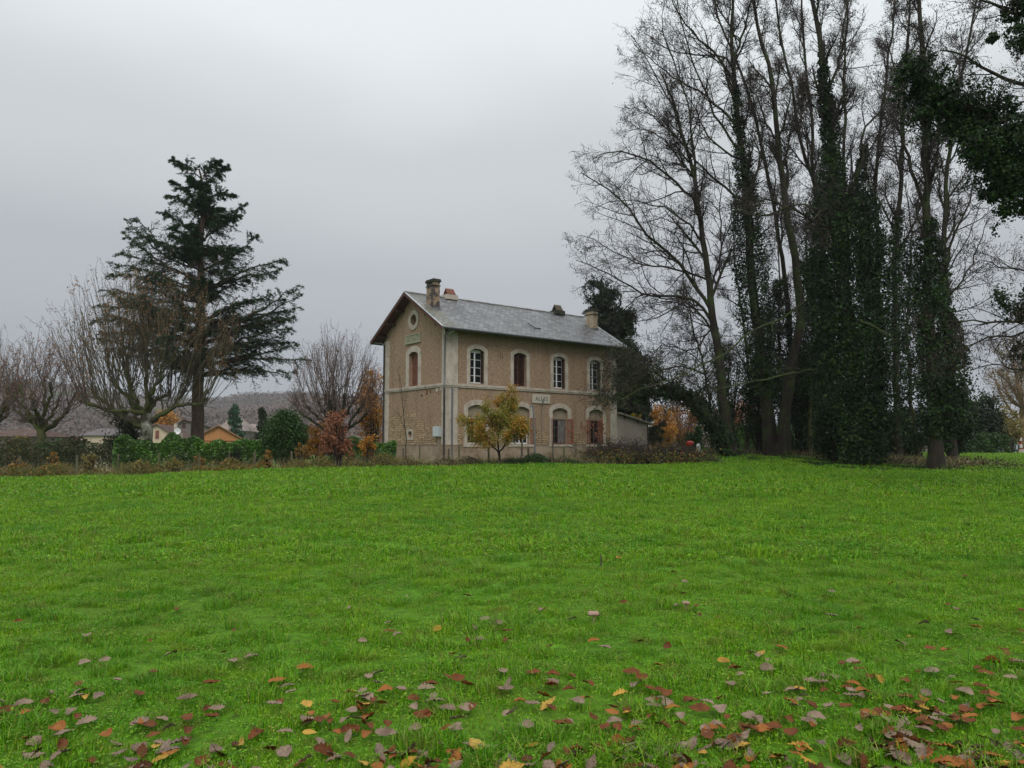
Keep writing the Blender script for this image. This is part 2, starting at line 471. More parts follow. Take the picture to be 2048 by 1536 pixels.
def grass_object(name, sets, label):
    g = G(); band = []
    for k, (p, coll, a, b_) in enumerate(sets):
        g.add(p); band += [k] * len(p)
    o = g.ob(name, M_grass)
    at_ = o.data.attributes.new('band', 'INT', 'POINT'); at_.data.foreach_set('value', np.array(band, np.int32))
    ng = bpy.data.node_groups.new(name, 'GeometryNodeTree')
    ng.interface.new_socket('Geometry', in_out='INPUT', socket_type='NodeSocketGeometry')
    ng.interface.new_socket('Geometry', in_out='OUTPUT', socket_type='NodeSocketGeometry')
    nn, lk = ng.nodes, ng.links
    gi = nn.new('NodeGroupInput'); go = nn.new('NodeGroupOutput'); jn = nn.new('GeometryNodeJoinGeometry')
    for k, (p, coll, a, b_) in enumerate(sets):
        na = nn.new('GeometryNodeInputNamedAttribute'); na.data_type = 'INT'; na.inputs[0].default_value = 'band'
        cm = nn.new('FunctionNodeCompare'); cm.data_type = 'INT'; cm.operation = 'EQUAL'
        cm.inputs['B'].default_value = k
        lk.new([s for s in na.outputs if s.enabled][0], [s for s in cm.inputs if s.enabled and s.name == 'A'][0])
        [s for s in cm.inputs if s.enabled and s.name == 'B'][0].default_value = k
        sg = nn.new('GeometryNodeSeparateGeometry')
        lk.new(gi.outputs[0], sg.inputs[0]); lk.new(cm.outputs[0], sg.inputs[1])
        lk.new(gn_scatter(ng, sg.outputs[0], coll, a, b_, 3 + k), jn.inputs[0])
    lk.new(jn.outputs[0], go.inputs[0])
    md = o.modifiers.new('tufts', 'NODES'); md.node_group = ng
    return tag(o, label, 'grass', kind='stuff')
grass = grass_object('grass', [
    (scatter_pts(44, 1.5, 10.5, 1), coll_near, .7, 1.2),
    (scatter_pts(15, 10.5, 21, 2), coll_mid, .75, 1.3),
    (scatter_pts(4.2, 21, 90, 3), coll_far, .7, 1.3)], 'vivid green short meadow grass covering the whole foreground')

# ------------------------------------------------------------------ the old station house
A_H = R(51.8)
HU = np.array([math.sin(A_H), math.cos(A_H)])
HC = at(889, 890, 43.0)
HZ = R(90) - A_H
house = thing('station_house', 'two storey roughcast former station house with grey slate roof and pale quoins', 'house', (HC[0], HC[1], 0), HZ)
LH, WH = 13.84, 7.04
RZ0, RVC, RS = 10.83, WH / 2, .612
def roofz(v): return RZ0 - RS * abs(v - RVC)

m, t, b = mk('roughcast render')
oc = t.nodes.new('ShaderNodeTexCoord').outputs['Object']
c = ramp(t, noise(t, oc, 7, 6, .75), [(.165, .110, .074), (.272, .190, .133), (.385, .282, .205)], [.3, .5, .72])
st = ramp(t, noise(t, oc, 1.1, 4, .6, (1.6, 1.6, .22)), [(.80, .77, .74), (1, 1, 1), (1.05, 1.04, 1.02)], [.30, .48, .7])
c = mixc(t, 1.0, c, st, 'MULTIPLY')
sp_ = ramp(t, noise(t, oc, 42, 3, .7), [(.72, .70, .68), (1, 1, 1), (1.25, 1.22, 1.18)], [.38, .5, .62])
c = mixc(t, 1.0, c, sp_, 'MULTIPLY')
t.links.new(c, b.inputs['Base Color']); b.inputs['Roughness'].default_value = .95; b.inputs['Specular IOR Level'].default_value = .15
bump(t, b, noise(t, oc, 38, 5, .7), .9, .02)
M_render = m
M_stone = surf('pale dressed stone', [(.27, .225, .185), (.38, .33, .28), (.47, .415, .36)], 2.2, 6, .85, (1, 1, .7), .3, 18, .006)
M_stone_new = surf('smooth infill render', [(.21, .165, .125), (.27, .215, .16)], 1.4, 4, .9)
M_plinth = surf('stained plinth render', [(.16, .10, .065), (.27, .20, .15), (.33, .26, .2)], 1.2, 5, .9)
M_green = surf('algae stained stone', [(.17, .18, .11), (.27, .27, .19), (.33, .31, .25)], 5, 5, .9, None, .4, 30)
M_wood_dark = surf('dark red brown paint', [(.03, .013, .011), (.055, .024, .018)], 4, 4, .6)
M_wood_fascia = surf('red brown boards', [(.055, .022, .016), (.11, .042, .03)], 3, 4, .6, (1, 1, 3))
M_shutter = surf('orange brown shutter wood', [(.15, .05, .03), (.26, .095, .055)], 3, 4, .55)
M_shutter2 = surf('faded red shutter wood', [(.14, .055, .038), (.20, .085, .06)], 3, 4, .7)
M_white = surf('white window paint', [(.55, .56, .56), (.68, .69, .69)], 3, 3, .5, bstr=.05)
M_brownframe = surf('brown window frame', [(.10, .055, .04), (.15, .08, .055)], 3, 3, .5, bstr=.05)
M_metal = surf('grey zinc pipe', [(.10, .105, .115), (.17, .175, .185)], 3, 3, .45, bstr=.1, metal=.3)
M_black = surf('dark stained pipe', [(.02, .018, .017), (.045, .038, .034)], 3, 3, .6, bstr=.1)
M_zinc_light = surf('pale zinc edge', [(.30, .32, .34), (.42, .44, .46)], 3, 3, .4, bstr=.05, metal=.2)
m, t, b = mk('dark window glass')
b.inputs['Base Color'].default_value = (.012, .014, .016, 1); b.inputs['Roughness'].default_value = .06; b.inputs['Specular IOR Level'].default_value = .6
oc = t.nodes.new('ShaderNodeTexCoord').outputs['Object']
bump(t, b, noise(t, oc, 1.5, 2), .08, .05)
M_glass = m
m, t, b = mk('lace curtain behind glass')
oc = t.nodes.new('ShaderNodeTexCoord').outputs['Object']
t.links.new(ramp(t, noise(t, oc, 9, 2, .5, (3, 3, .2)), [(.05, .05, .055), (.22, .22, .23)], [.4, .6]), b.inputs['Base Color'])
b.inputs['Roughness'].default_value = .15
M_curtain = m
# exposed rubble stone
m, t, b = mk('exposed rubble limestone')
oc = t.nodes.new('ShaderNodeTexCoord').outputs['Object']
s3 = t.nodes.new('ShaderNodeSeparateXYZ'); t.links.new(oc, s3.inputs[0])
cb = t.nodes.new('ShaderNodeCombineXYZ'); t.links.new(mth(t, 'ADD', s3.outputs[0], s3.outputs[1]), cb.inputs[0]); t.links.new(s3.outputs[2], cb.inputs[1])
nn_ = t.nodes.new('ShaderNodeTexNoise'); nn_.inputs['Scale'].default_value = 2.6; t.links.new(oc, nn_.inputs['Vector'])
vm = t.nodes.new('ShaderNodeVectorMath'); vm.operation = 'MULTIPLY_ADD'
t.links.new(nn_.outputs['Color'], vm.inputs[0]); vm.inputs[1].default_value = (.22, .16, 0); t.links.new(cb.outputs[0], vm.inputs[2])
bk = t.nodes.new('ShaderNodeTexBrick'); t.links.new(vm.outputs[0], bk.inputs['Vector'])
bk.inputs['Scale'].default_value = 1; bk.inputs['Brick Width'].default_value = .30; bk.inputs['Row Height'].default_value = .115
bk.inputs['Mortar Size'].default_value = .014; bk.inputs['Mortar Smooth'].default_value = .4; bk.inputs['Bias'].default_value = 0
bk.inputs['Color1'].default_value = (.44, .32, .19, 1); bk.inputs['Color2'].default_value = (.27, .19, .115, 1); bk.inputs['Mortar'].default_value = (.10, .072, .048, 1)
c = mixc(t, 1.0, bk.outputs['Color'], ramp(t, noise(t, oc, 6, 5), [(.6, .6, .6), (1.25, 1.2, 1.15)], [.3, .7]), 'MULTIPLY')
t.links.new(c, b.inputs['Base Color']); b.inputs['Roughness'].default_value = .95
bump(t, b, mth(t, 'SUBTRACT', 1.0, bk.outputs['Fac']), 1.0, .04)
M_rubble = m
# slates
m, t, b = mk('wet grey slates')
oc = t.nodes.new('ShaderNodeTexCoord').outputs['Object']
s3 = t.nodes.new('ShaderNodeSeparateXYZ'); t.links.new(oc, s3.inputs[0])
cb = t.nodes.new('ShaderNodeCombineXYZ'); t.links.new(s3.outputs[0], cb.inputs[0]); t.links.new(mth(t, 'MULTIPLY', s3.outputs[2], 1.92), cb.inputs[1])
bk = t.nodes.new('ShaderNodeTexBrick'); t.links.new(cb.outputs[0], bk.inputs['Vector'])
bk.inputs['Scale'].default_value = 1; bk.inputs['Brick Width'].default_value = .36; bk.inputs['Row Height'].default_value = .25
bk.inputs['Mortar Size'].default_value = .022; bk.inputs['Mortar Smooth'].default_value = .3; bk.inputs['Bias'].default_value = -.1
bk.inputs['Color1'].default_value = (.155, .157, .16, 1); bk.inputs['Color2'].default_value = (.045, .047, .052, 1); bk.inputs['Mortar'].default_value = (.03, .03, .032, 1)
c = mixc(t, 1.0, bk.outputs['Color'], ramp(t, noise(t, oc, 1.2, 5, .7), [(.6, .6, .58), (1.0, 1.0, 1.0), (1.5, 1.5, 1.48)], [.3, .5, .68]), 'MULTIPLY')
# moss and rust near the gable-side chimney foot and below the far chimney
gx = ramp(t, noise(t, oc, 3.5, 5, .7), [(0, 0, 0), (1, 1, 1)], [.48, .6])
fx = mth(t, 'MULTIPLY', gx, ramp(t, s3.outputs[0], [(1, 1, 1), (0, 0, 0)], [0.0, .9]))
c = mixc(t, fx, c, (.16, .15, .07))
t.links.new(c, b.inputs['Base Color'])
t.links.new(ramp(t, noise(t, oc, 2.4, 5, .7), [(.30, .30, .30), (.55, .55, .55)], [.35, .65]), b.inputs['Roughness'])
b.inputs['Specular IOR Level'].default_value = .55
# each course overlaps the next: saw-tooth height
fr = mth(t, 'FRACT', mth(t, 'DIVIDE', mth(t, 'MULTIPLY', s3.outputs[2], 1.92), .25))
hh = mth(t, 'ADD', mth(t, 'MULTIPLY', fr, -.6), mth(t, 'MULTIPLY', bk.outputs['Fac'], -.5))
hh = mth(t, 'ADD', hh, mth(t, 'MULTIPLY', noise(t, oc, 5, 3), .8))
bump(t, b, hh, .9, .02)
M_slate = m

fF = lambda u, z, d: (u, -d, z)          # facade: d metres proud
fG = lambda v, z, d: (-d, v, z)          # gable: d metres proud
def arch(x0, x1, z0, ztop, rise, n=10):
    """opening outline with a segmental head"""
    w = x1 - x0; h = w / 2; rr = (h * h + rise * rise) / (2 * rise); cx = (x0 + x1) / 2; cz = ztop - rr
    a0 = math.asin(h / rr)
    pts = [(x0, z0), (x1, z0)]
    for i in range(n + 1):
        a = a0 - 2 * a0 * i / n
        pts.append((cx + rr * math.sin(a), cz + rr * math.cos(a)))
    return pts
def circ(cx, cz, r, n=28): return [(cx + r * math.cos(2 * PI * i / n), cz + r * math.sin(2 * PI * i / n)) for i in range(n)]

WU = [(1.72, 2.74), (4.95, 5.97), (8.17, 9.19), (11.37, 12.37)]
WL = [(1.58, 2.88), (4.90, 6.20), (8.08, 9.38), (11.27, 12.55)]
BZ = 0.2
g = G()
fac_out = [(0, BZ), (LH, BZ), (LH, roofz(0) - .05), (0, roofz(0) - .05)]
fh = [arch(a, b_, 5.20, 7.24, .17) for a, b_ in WU] + [arch(a, b_, 1.66, 3.94, .20) for a, b_ in WL]
g.extrude([fac_out] + fh, fF, 0, -.42)
gab_out = [(.42, BZ), (WH, BZ), (WH, roofz(WH) - .05), (RVC, RZ0 - .1), (.42, roofz(.42) - .05)]
gab_out = [(0.425, BZ), (WH, BZ), (WH, roofz(WH) - .05), (RVC, RZ0 - .1), (.425, roofz(.425) - .05)]
g.extrude([gab_out, arch(2.91, 3.99, 5.15, 7.23, .18), circ(3.49, 9.17, .34), circ(3.78, 2.23, .21, 16)], fG, 0, -.42)
g.extrude([[(.425, BZ), (WH - .425, BZ), (WH - .425, roofz(WH - .425) - .05), (RVC, RZ0 - .1), (.425, roofz(.425) - .05)]], lambda v, z, d_: (LH + d_, v, z), 0, -.42)
g.extrude([[(.425, BZ), (LH, BZ), (LH, roofz(0) - .05), (.425, roofz(0) - .05)]], lambda u, z, d_: (u, WH + d_, z), 0, -.42)
g.extrude([[(.425, .425), (LH - .425, .425), (LH - .425, WH - .425), (.425, WH - .425)]], lambda u, v, d_: (u, v, 4.95 + d_), 0, -.2)
wall = g.ob('wall', M_render, house)

# roof: two slabs with real thickness
U0, U1, OV = -.66, LH + .42, .72
def slab(g, sgn, u0=U0, u1=U1, th=.09, lift=0.0, v_in=0.0, v_out=None):
    vo = RVC + OV if v_out is None else v_out
    prof = []
    for k, vv in ((0, v_in), (1, vo)):
        prof.append((RVC + sgn * vv, RZ0 - RS * vv + lift))
    p = [(u, v, z) for u in (u0, u1) for (v, z) in prof] + [(u, v, z - th) for u in (u0, u1) for (v, z) in prof]
    g.add(p, [(0, 1, 3, 2), (4, 6, 7, 5), (0, 4, 5, 1), (2, 3, 7, 6), (0, 2, 6, 4), (1, 5, 7, 3)])
g = G(); slab(g, -1); slab(g, 1)
roof = g.ob('roof', M_slate, house)
g = G()
for i in range(36):
    u = U0 + .02 + i * (U1 - U0 - .02) / 36
    g.tube([(u, RVC, RZ0 - .02 + .01 * (i % 2)), (u + (U1 - U0) / 36 + .03, RVC, RZ0 - .02 + .012 * (i % 3))], [.085, .07], 8)
g.ob('ridge_cap', surf('ridge tiles', [(.10, .10, .09), (.2, .2, .18)], 3, 4, .7), roof)
g = G()
for sgn in (-1, 1):   # soffit boards and barge boards in red brown wood
    slab(g, sgn, U0 + .03, U1 - .03, .035, -.095, .02, RVC + OV - .04)
soff = g.ob('soffit', M_wood_fascia, house)
for sgn in (-1, 1):
    for (a_, b_) in ((U0 - .025, U0 + .012), (U1 - .012, U1 + .025)):
        g = G(); slab(g, sgn, a_, b_, .20, -.012, 0, RVC + OV); g.ob('barge_board', M_wood_fascia, house)
    for (a_, b_) in ((U0 - .05, U0 + .07), (U1 - .07, U1 + .05)):
        g = G(); slab(g, sgn, a_, b_, .02, .012, 0, RVC + OV + .01); g.ob('verge_flashing', M_zinc_light, roof)
for vv in (.15, 1.25, 2.35, 4.69, 5.79, 6.89):   # purlin ends under the gable overhang
    G().box(U0 + .06, 0.0, vv - .08, vv + .08, roofz(vv) - .34, roofz(vv) - .16).ob('purlin', M_wood_dark, house)
for k, vv in enumerate((-OV + .0, WH + OV)):
    g = G(); zz = roofz(vv) - .09
    g.tube([(U0 - .02, vv - (.06 if k == 0 else -.06), zz), (U1 + .02, vv - (.06 if k == 0 else -.06), zz)], [.075, .075], 10, True)
    g.ob('gutter', M_metal if k == 0 else M_zinc_light, house, True)

# trims on the facade
for bx_ in [(u0, u1, -.035, 0.0, z0, z1) for (u0, u1) in ((0, .86), (13.26, LH + .03)) for (z0, z1) in ((1.62, 4.90), (5.118, 8.1))] + [
        (-.035, 0, -.035, .30, 1.62, 4.90), (-.035, 0, -.035, .30, 5.118, 8.25), (-.035, 0, 6.44, WH + .03, 1.62, 4.90), (-.035, 0, 6.44, WH + .03, 5.118, 8.2), (LH, LH + .03, -.0, .5, 1.0, 8.1)]:
    G().box(*bx_).ob('quoin', M_stone, house)
g = G()
g.box(-.10, LH + .06, -.10, 0.0, 4.985, 5.115); g.box(-.10, 0, 0.0, WH + .06, 4.985, 5.115)
g.box(-.07, LH + .04, -.07, 0.0, 4.90, 4.983); g.box(-.07, 0, 0.0, WH + .04, 4.90, 4.983)
g.ob('string_course', M_stone, house)
g = G()
g.extrude([[(-.05, BZ), (LH + .03, BZ), (LH + .03, 1.58), (-.05, 1.58)]], fF, .05, .0)
g.extrude([[(.0, BZ), (WH + .03, BZ), (WH + .03, 1.58), (.0, 1.58)]], fG, .05, .0)
g.box(-.07, LH + .04, -.08, 0, 1.575, 1.625); g.box(-.07, 0, 0.0, WH + .03, 1.575, 1.625)
g.ob('plinth', M_plinth, house)
def jag(x0, x1, z0, z1, fn, seed, step=.35, amp=.10, dep=.012):
    rng = random.Random(seed)
    pts = [(x0, z0), (x1, z0)]
    z = z0 + .2
    while z < z1 - .15:
        pts.append((x1 + rng.uniform(-amp, amp * .3), z)); z += rng.uniform(.12, .25)
    x = x1
    while x > x0 + .2:
        zz = z1 + rng.uniform(-amp, amp); pts.append((x, zz)); x -= rng.uniform(.15, step); pts.append((max(x, x0), zz))
    z = z1 - .2
    while z > z0 + .2:
        pts.append((x0 + rng.uniform(-amp * .3, amp), z)); z -= rng.uniform(.12, .25)
    G().extrude([pts], fn, dep, -.001).ob('exposed_stone', M_rubble, house)
jag(.90, 1.26, 1.63, 2.40, fF, 1, .2, .05)
jag(3.25, 4.58, 1.63, 2.42, fF, 2, .6, .04)
jag(6.55, 7.72, 1.63, 2.42, fF, 3, .6, .03)
jag(9.74, 10.90, 1.63, 2.40, fF, 4, .6, .03)
jag(12.92, 13.24, 1.63, 2.38, fF, 5, .3, .04)
# gable: taller on the left
rng = random.Random(5)
pts = [(.42, 1.63), (6.42, 1.63), (6.42, 3.52)]
x = 6.42
while x > 3.1: pts.append((x, 3.50 + rng.uniform(-.12, .1))); x -= rng.uniform(.2, .4)
x = 3.0
for z in (3.2, 3.05, 3.0): pts.append((x, z)); x -= .2
while x > 1.9: pts.append((x, 3.0 + rng.uniform(-.1, .1))); x -= .25
for (x, z) in ((1.75, 2.7), (1.6, 2.3), (1.3, 2.15), (1.05, 2.0), (.8, 2.0), (.42, 1.95)): pts.append((x, z))
G().extrude([pts[::-1], circ(3.78, 2.23, .225, 16)], fG, .014, -.001).ob('exposed_stone', M_rubble, house)
G().extrude([[(3.42, 1.9), (4.14, 1.9), (4.14, 2.56), (3.42, 2.56)], circ(3.78, 2.23, .21, 16)], fG, .03, .0).ob('niche_stone', M_stone, house)
G().extrude([circ(3.78, 2.23, .22, 16)], fG, -.30, -.34).ob('niche_back', M_wood_dark, house)

def lights(g, x0, x1, z0, z1, fn, d, t_=.03, rows=4, st_=.055, leaf=2, off=0.0):
    """casement frame: outer stiles, meeting stiles and glazing bars"""
    def bx(a, b_, c_, d_, dd=0):
        g.extrude([[(a, c_), (b_, c_), (b_, d_), (a, d_)]], fn, d + dd, d - t_)
    bx(x0, x0 + st_, z0, z1); bx(x1 - st_, x1, z0, z1)
    bx(x0 + st_, x1 - st_, z0, z0 + st_ * 1.4); bx(x0 + st_, x1 - st_, z1 - st_, z1)
    if leaf == 2:
        m_ = (x0 + x1) / 2
        bx(m_ - st_ * .75, m_ + st_ * .75, z0 + st_ * 1.4, z1 - st_, .008)
        cols = [(x0 + st_, m_ - st_ * .75), (m_ + st_ * .75, x1 - st_)]
    else: cols = [(x0 + st_, x1 - st_)]
    for a, b_ in cols:
        for r in range(1, rows):
            z = z0 + (z1 - z0) * r / rows
            bx(a, b_, z - .014, z + .014, -.006)
def shutter(name, parent, mat, P0, P1, z0, z1, th=.035, panels=2, slats=16):
    """louvred leaf between plan points P0 and P1 (local x,y)"""
    P0 = np.array(P0, float); P1 = np.array(P1, float)
    dv = P1 - P0; L = np.linalg.norm(dv); e = dv / L; nrm = np.array([-e[1], e[0]])
    def bx(g, a, b_, c_, d_, o0, o1):
        q = [P0 + e * a + nrm * o0, P0 + e * b_ + nrm * o0, P0 + e * b_ + nrm * o1, P0 + e * a + nrm * o1]
        g.add([(p[0], p[1], c_) for p in q] + [(p[0], p[1], d_) for p in q], [(3, 2, 1, 0), (4, 5, 6, 7), (0, 1, 5, 4), (1, 2, 6, 5), (2, 3, 7, 6), (3, 0, 4, 7)])
    g = G(); s_ = min(.06, L * .18)
    bx(g, 0, s_, z0, z1, 0, th); bx(g, L - s_, L, z0, z1, 0, th)
    rails = [z0 + (z1 - z0) * k / panels for k in range(panels + 1)]
    for z in rails:
        zc = min(max(z, z0 + .045), z1 - .045); bx(g, s_, L - s_, zc - .045, zc + .045, .002, th - .002)
    n = slats
    for i in range(n):
        z = z0 + .09 + (z1 - z0 - .18) * (i + .5) / n
        bx(g, s_, L - s_, z - .012, z + .030 * (z1 - z0) / 2, .010, th - .010)
    o = g.ob(name, mat, parent)
    return o
def window(x0, x1, z0, ztop, rise, fn, is_fac, oz0, ox, otop, orise, frame_mat, rec=.30, kind='open', ledge=True):
    # timber frame (the part), with surround, panes, shutters as its sub-parts
    zt = ztop - rise
    top = ztop - rise * .5
    g = G()
    fx1 = x1 if kind != 'open' else x1
    lights(g, x0 + .02, x1 - .02, z0 + .02, zt, fn, -rec, rows=4 if z0 > 4 else 4)
    w = g.ob('window', frame_mat, house)
    G().extrude([[(x0, z0), (x1, z0), (x1, ztop), (x0, ztop)]], fn, -rec - .04, -rec - .05).ob('pane', M_glass, w)
    op = arch(x0, x1, z0, ztop, rise)
    ou = arch(x0 - ox, x1 + ox, oz0, otop, orise)
    if oz0 < z0 - .001:
        G().extrude([ou, op], fn, .045, 0).ob('surround', M_stone, w)
    return w
def surround(x0, x1, z0, ztop, rise, ox, otop, orise, fn, parent, shoulder=None):
    """three sided stone surround with arched head, standing on z0"""
    inn = arch(x0, x1, z0, ztop, rise); out = arch(x0 - ox, x1 + ox, z0, otop, orise)
    if shoulder:
        sz, sx = shoulder
        L_ = out[0]; R_ = out[1]; head = out[2:]
        out = [(L_[0] + sx, z0), (x0, z0)] + [(x0, inn[-1][1])] + [p for p in inn[2:-1][::-1]] + [(x1, inn[2][1]), (x1, z0), (R_[0] - sx, z0), (R_[0] - sx, sz), (R_[0], sz + .06)] + head + [(L_[0], sz + .06), (L_[0] + sx, sz)]
    else:
        L_ = out[0]; R_ = out[1]; head = out[2:]
        out = [(L_[0], z0), (x0, z0)] + [(x0, inn[-1][1])] + [p for p in inn[2:-1][::-1]] + [(x1, inn[2][1]), (x1, z0), (R_[0], z0)] + head
    return G().extrude([out], fn, .045, 0.0).ob('surround', M_stone, parent)
# upper row
for k, (a, b_) in enumerate(WU):
    g = G()
    if k == 1:
        g.extrude([[(a + .01, 5.22), (a + .03, 5.22), (a + .03, 7.05), (a + .01, 7.05)]], fF, -.22, -.26)
        w = g.ob('window', M_wood_dark, house)
        shutter('shutter', w, M_wood_dark, (a + .03, .20), (a + .50, .20), 5.22, 7.12, slats=22)
        shutter('shutter', w, M_wood_dark, (a + .51, .20), (b_ - .01, .20), 5.22, 7.12, slats=22)
        G().extrude([[(a, 7.12), (b_, 7.12), (b_, 7.22), (a, 7.22)]], fF, -.24, -.28).ob('lintel_board', M_wood_dark, w)
    else:
        lights(g, a + .01, b_ - .01, 5.20, 7.08, fF, -.26, rows=4, st_=.06)
        g.extrude([[(a + .01, 7.09), (b_ - .01, 7.09), (b_ - .01, 7.2), (a + .01, 7.2)]], fF, -.27, -.29)
        w = g.ob('window', M_white, house)
        for (p, q_) in ((a + .07, (a + b_) / 2 - .045), ((a + b_) / 2 + .045, b_ - .07)):
            G().extrude([[(p, 5.28), (q_, 5.28), (q_, 7.03), (p, 7.03)]], fF, -.275, -.285).ob('pane', M_glass, w)
        shutter('shutter', w, M_wood_dark, (b_ - .045, .02), (b_ - .045, .24), 5.22, 7.10, slats=22)
        shutter('shutter', w, M_wood_dark, (a + .045, .24), (a + .045, .02), 5.22, 7.10, slats=22)
    surround(a, b_, 5.117, 7.24, .17, .24, 7.49, .30, fF, w)
# lower row
for k, (a, b_) in enumerate(WL):
    g = G(); fm = M_white if k < 2 else M_brownframe
    lights(g, a + .01, b_ - .01, 1.67, 3.22, fF, -.20, rows=3 if k > 1 else 3, st_=.05)
    # extra vertical glazing bar in each leaf
    for q_ in (.27, .73):
        xx = a + (b_ - a) * q_
        g.extrude([[(xx - .013, 1.74), (xx + .013, 1.74), (xx + .013, 3.17), (xx - .013, 3.17)]], fF, -.206, -.23)
    w = g.ob('window', fm, house)
    for (p, q_) in ((a + .06, (a + b_) / 2 - .04), ((a + b_) / 2 + .04, b_ - .06)):
        G().extrude([[(p, 1.74), (q_, 1.74), (q_, 3.17), (p, 3.17)]], fF, -.215, -.225).ob('pane', M_curtain if (k == 2 and p > (a + b_) / 2) else M_glass, w)
    G().extrude([[(a + .0, 3.23), (b_, 3.23), (b_, 3.95), (a, 3.95)]], fF, -.17, -.3).ob('infill_panel', M_stone_new, w)
    surround(a, b_, 1.63, 3.94, .20, .29, 4.25, .42, fF, w, shoulder=(3.30, .05))
    if k == 0:
        shutter('shutter', w, M_shutter, (a - .02, -.06), (a - .02, -.06 + .20), 1.68, 3.24)
    if k == 1:
        shutter('shutter', w, M_shutter, (b_ + .02, -.07), (b_ + .40, -.12), 1.66, 3.26)
    if k == 2:
        shutter('shutter', w, M_shutter, (a - .10, -.10), (a + .03, -.02), 1.68, 3.26)
        shutter('shutter', w, M_shutter, (b_ - .03, -.05), (b_ + .38, -.16), 1.66, 3.26)
    if k == 3:
        shutter('shutter', w, M_shutter, (a - .28, -.12), (a + .10, -.05), 1.68, 3.24)
        shutter('shutter', w, M_shutter, (b_ - .62, -.20), (b_ - .30, -.07), 1.68, 3.24)
        shutter('shutter', w, M_shutter, (b_ - .30, -.05), (b_ + .0, -.02), 1.68, 3.24)
    G().box(a - .35, b_ + .35, -.10, -.0, 1.50, 1.628).ob('window_sill', M_stone, w)
# gable window with closed louvred shutters
g = G(); g.box(.25, .28, 2.92, 3.98, 5.16, 7.2)
w = g.ob('window', M_shutter2, house)
shutter('shutter', w, M_shutter2, (.215, 3.96), (.215, 3.46), 5.17, 7.02, slats=24, panels=3)
shutter('shutter', w, M_shutter2, (.215, 3.44), (.215, 2.93), 5.17, 7.02, slats=24, panels=3)
surround(2.91, 3.99, 5.117, 7.23, .18, .32, 7.58, .34, fG, w)
# oculus
g = G(); g.extrude([circ(3.49, 9.17, .34), ], fG, -.30, -.32)
w = g.ob('oculus_window', M_wood_dark, house)
G().extrude([circ(3.49, 9.17, .61, 36), circ(3.49, 9.17, .34, 36)], fG, .05, 0).ob('surround', M_stone, w)
# plaque with worn raised marks
pl = G().extrude([[(2.64, 7.74), (4.38, 7.74), (4.38, 8.30), (2.64, 8.30)]], fG, .07, 0).ob('stone_plaque', M_green, house)
g = G()
for (x0, x1, z0, z1) in ((2.64, 4.38, 8.24, 8.30), (2.64, 4.38, 7.74, 7.80), (2.64, 2.72, 7.80, 8.24), (4.30, 4.38, 7.80, 8.24)):
    g.extrude([[(x0, z0), (x1, z0), (x1, z1), (x0, z1)]], fG, .10, .069)
g.ob('plaque_border', M_green, pl)
g = G(); rng = random.Random(3)
for i in range(9):
    c_ = 4.18 - i * .165; hw = .03 + .02 * rng.random()
    g.extrude([[(c_ - .016, 7.86), (c_ + .016, 7.86), (c_ + .016, 8.18), (c_ - .016, 8.18)]], fG, .075, .069)
    if rng.random() < .7:
        z = rng.uniform(7.9, 8.12); g.extrude([[(c_ - .016 - hw * 1.6, z), (c_ - .018, z), (c_ - .018, z + .04), (c_ - .016 - hw * 1.6, z + .04)]], fG, .075, .069)
g.ob('worn_lettering', surf('worn dark lettering', [(.08, .085, .06), (.13, .13, .09)], 6), pl)
# small vents and marks on the gable
for (v, z, w_, h_, m_) in ((4.39, 4.62, .10, .10, M_black), (2.52, 4.53, .10, .16, M_black), (1.91, 4.66, .22, .26, M_shutter2), (1.53, 4.66, .10, .14, M_black)):
    G().extrude([[(v - w_ / 2, z - h_ / 2), (v + w_ / 2, z - h_ / 2), (v + w_ / 2, z + h_ / 2), (v - w_ / 2, z + h_ / 2)]], fG, .012, 0).ob('wall_vent', m_, house)
for (v, z) in ((.77, 4.76), (.36, 4.82)):
    G().extrude([circ(v, z, .13, 14)], fG, .05, 0).ob('wall_insulator', M_stone, house)
# meter box and its duct
mb = G().box(-.24, -.0, .28, .88, 2.08, 2.66).ob('meter_box', surf('grey meter box paint', [(.33, .37, .38), (.40, .44, .45)], 2, 2, .5, bstr=.05), house)
G().box(-.255, -.238, .31, .85, 2.11, 2.63).ob('meter_door', surf('grey meter door paint', [(.38, .42, .43), (.44, .48, .49)], 2, 2, .5, bstr=.05), mb)
G().box(-.10, -.02, .40, .52, .9, 2.08).ob('duct', M_stone_new, mb)
# down pipes
g = G(); g.tube([(-.02, -.72, 8.16), (-.06, -.45, 8.02), (-.10, -.12, 7.82), (-.10, -.10, 5.2), (-.14, -.14, 5.05), (-.12, -.12, 4.8)], [.05] * 6, 8)
g.ob('down_pipe', M_metal, house, True)
G().tube([(-.12, -.12, 4.82), (-.12, -.12, .75)], [.06, .06], 8).ob('down_pipe', M_black, house, True)
G().tube([(.45, -.09, 4.88), (.45, -.09, .75)], [.05, .05], 8).ob('down_pipe', M_metal, house, True)
G().tube([(.15, -.72, 8.1), (.15, -.1, 7.9), (.15, -.09, 7.6)], [.06, .06, .06], 8).ob('down_pipe', M_stone, house, True)
G().tube([(-.12, WH - .1, 8.0), (-.12, WH - .1, .7)], [.055, .055], 8).ob('down_pipe', M_black, house, True)
G().tube([(-.62, WH + OV + .05, 8.2), (-.12, WH + .3, 8.13), (-.12, WH - .1, 8.0)], [.03] * 3, 8).ob('down_pipe', M_zinc_light, house, True)
# ring on the wall
an = np.linspace(0, 2 * PI, 15)
G().tube([(4.02 + .11 * math.cos(a), -.03, 6.95 + .16 * math.sin(a)) for a in an], [.012] * 15, 5).ob('wall_ring', M_black, house)
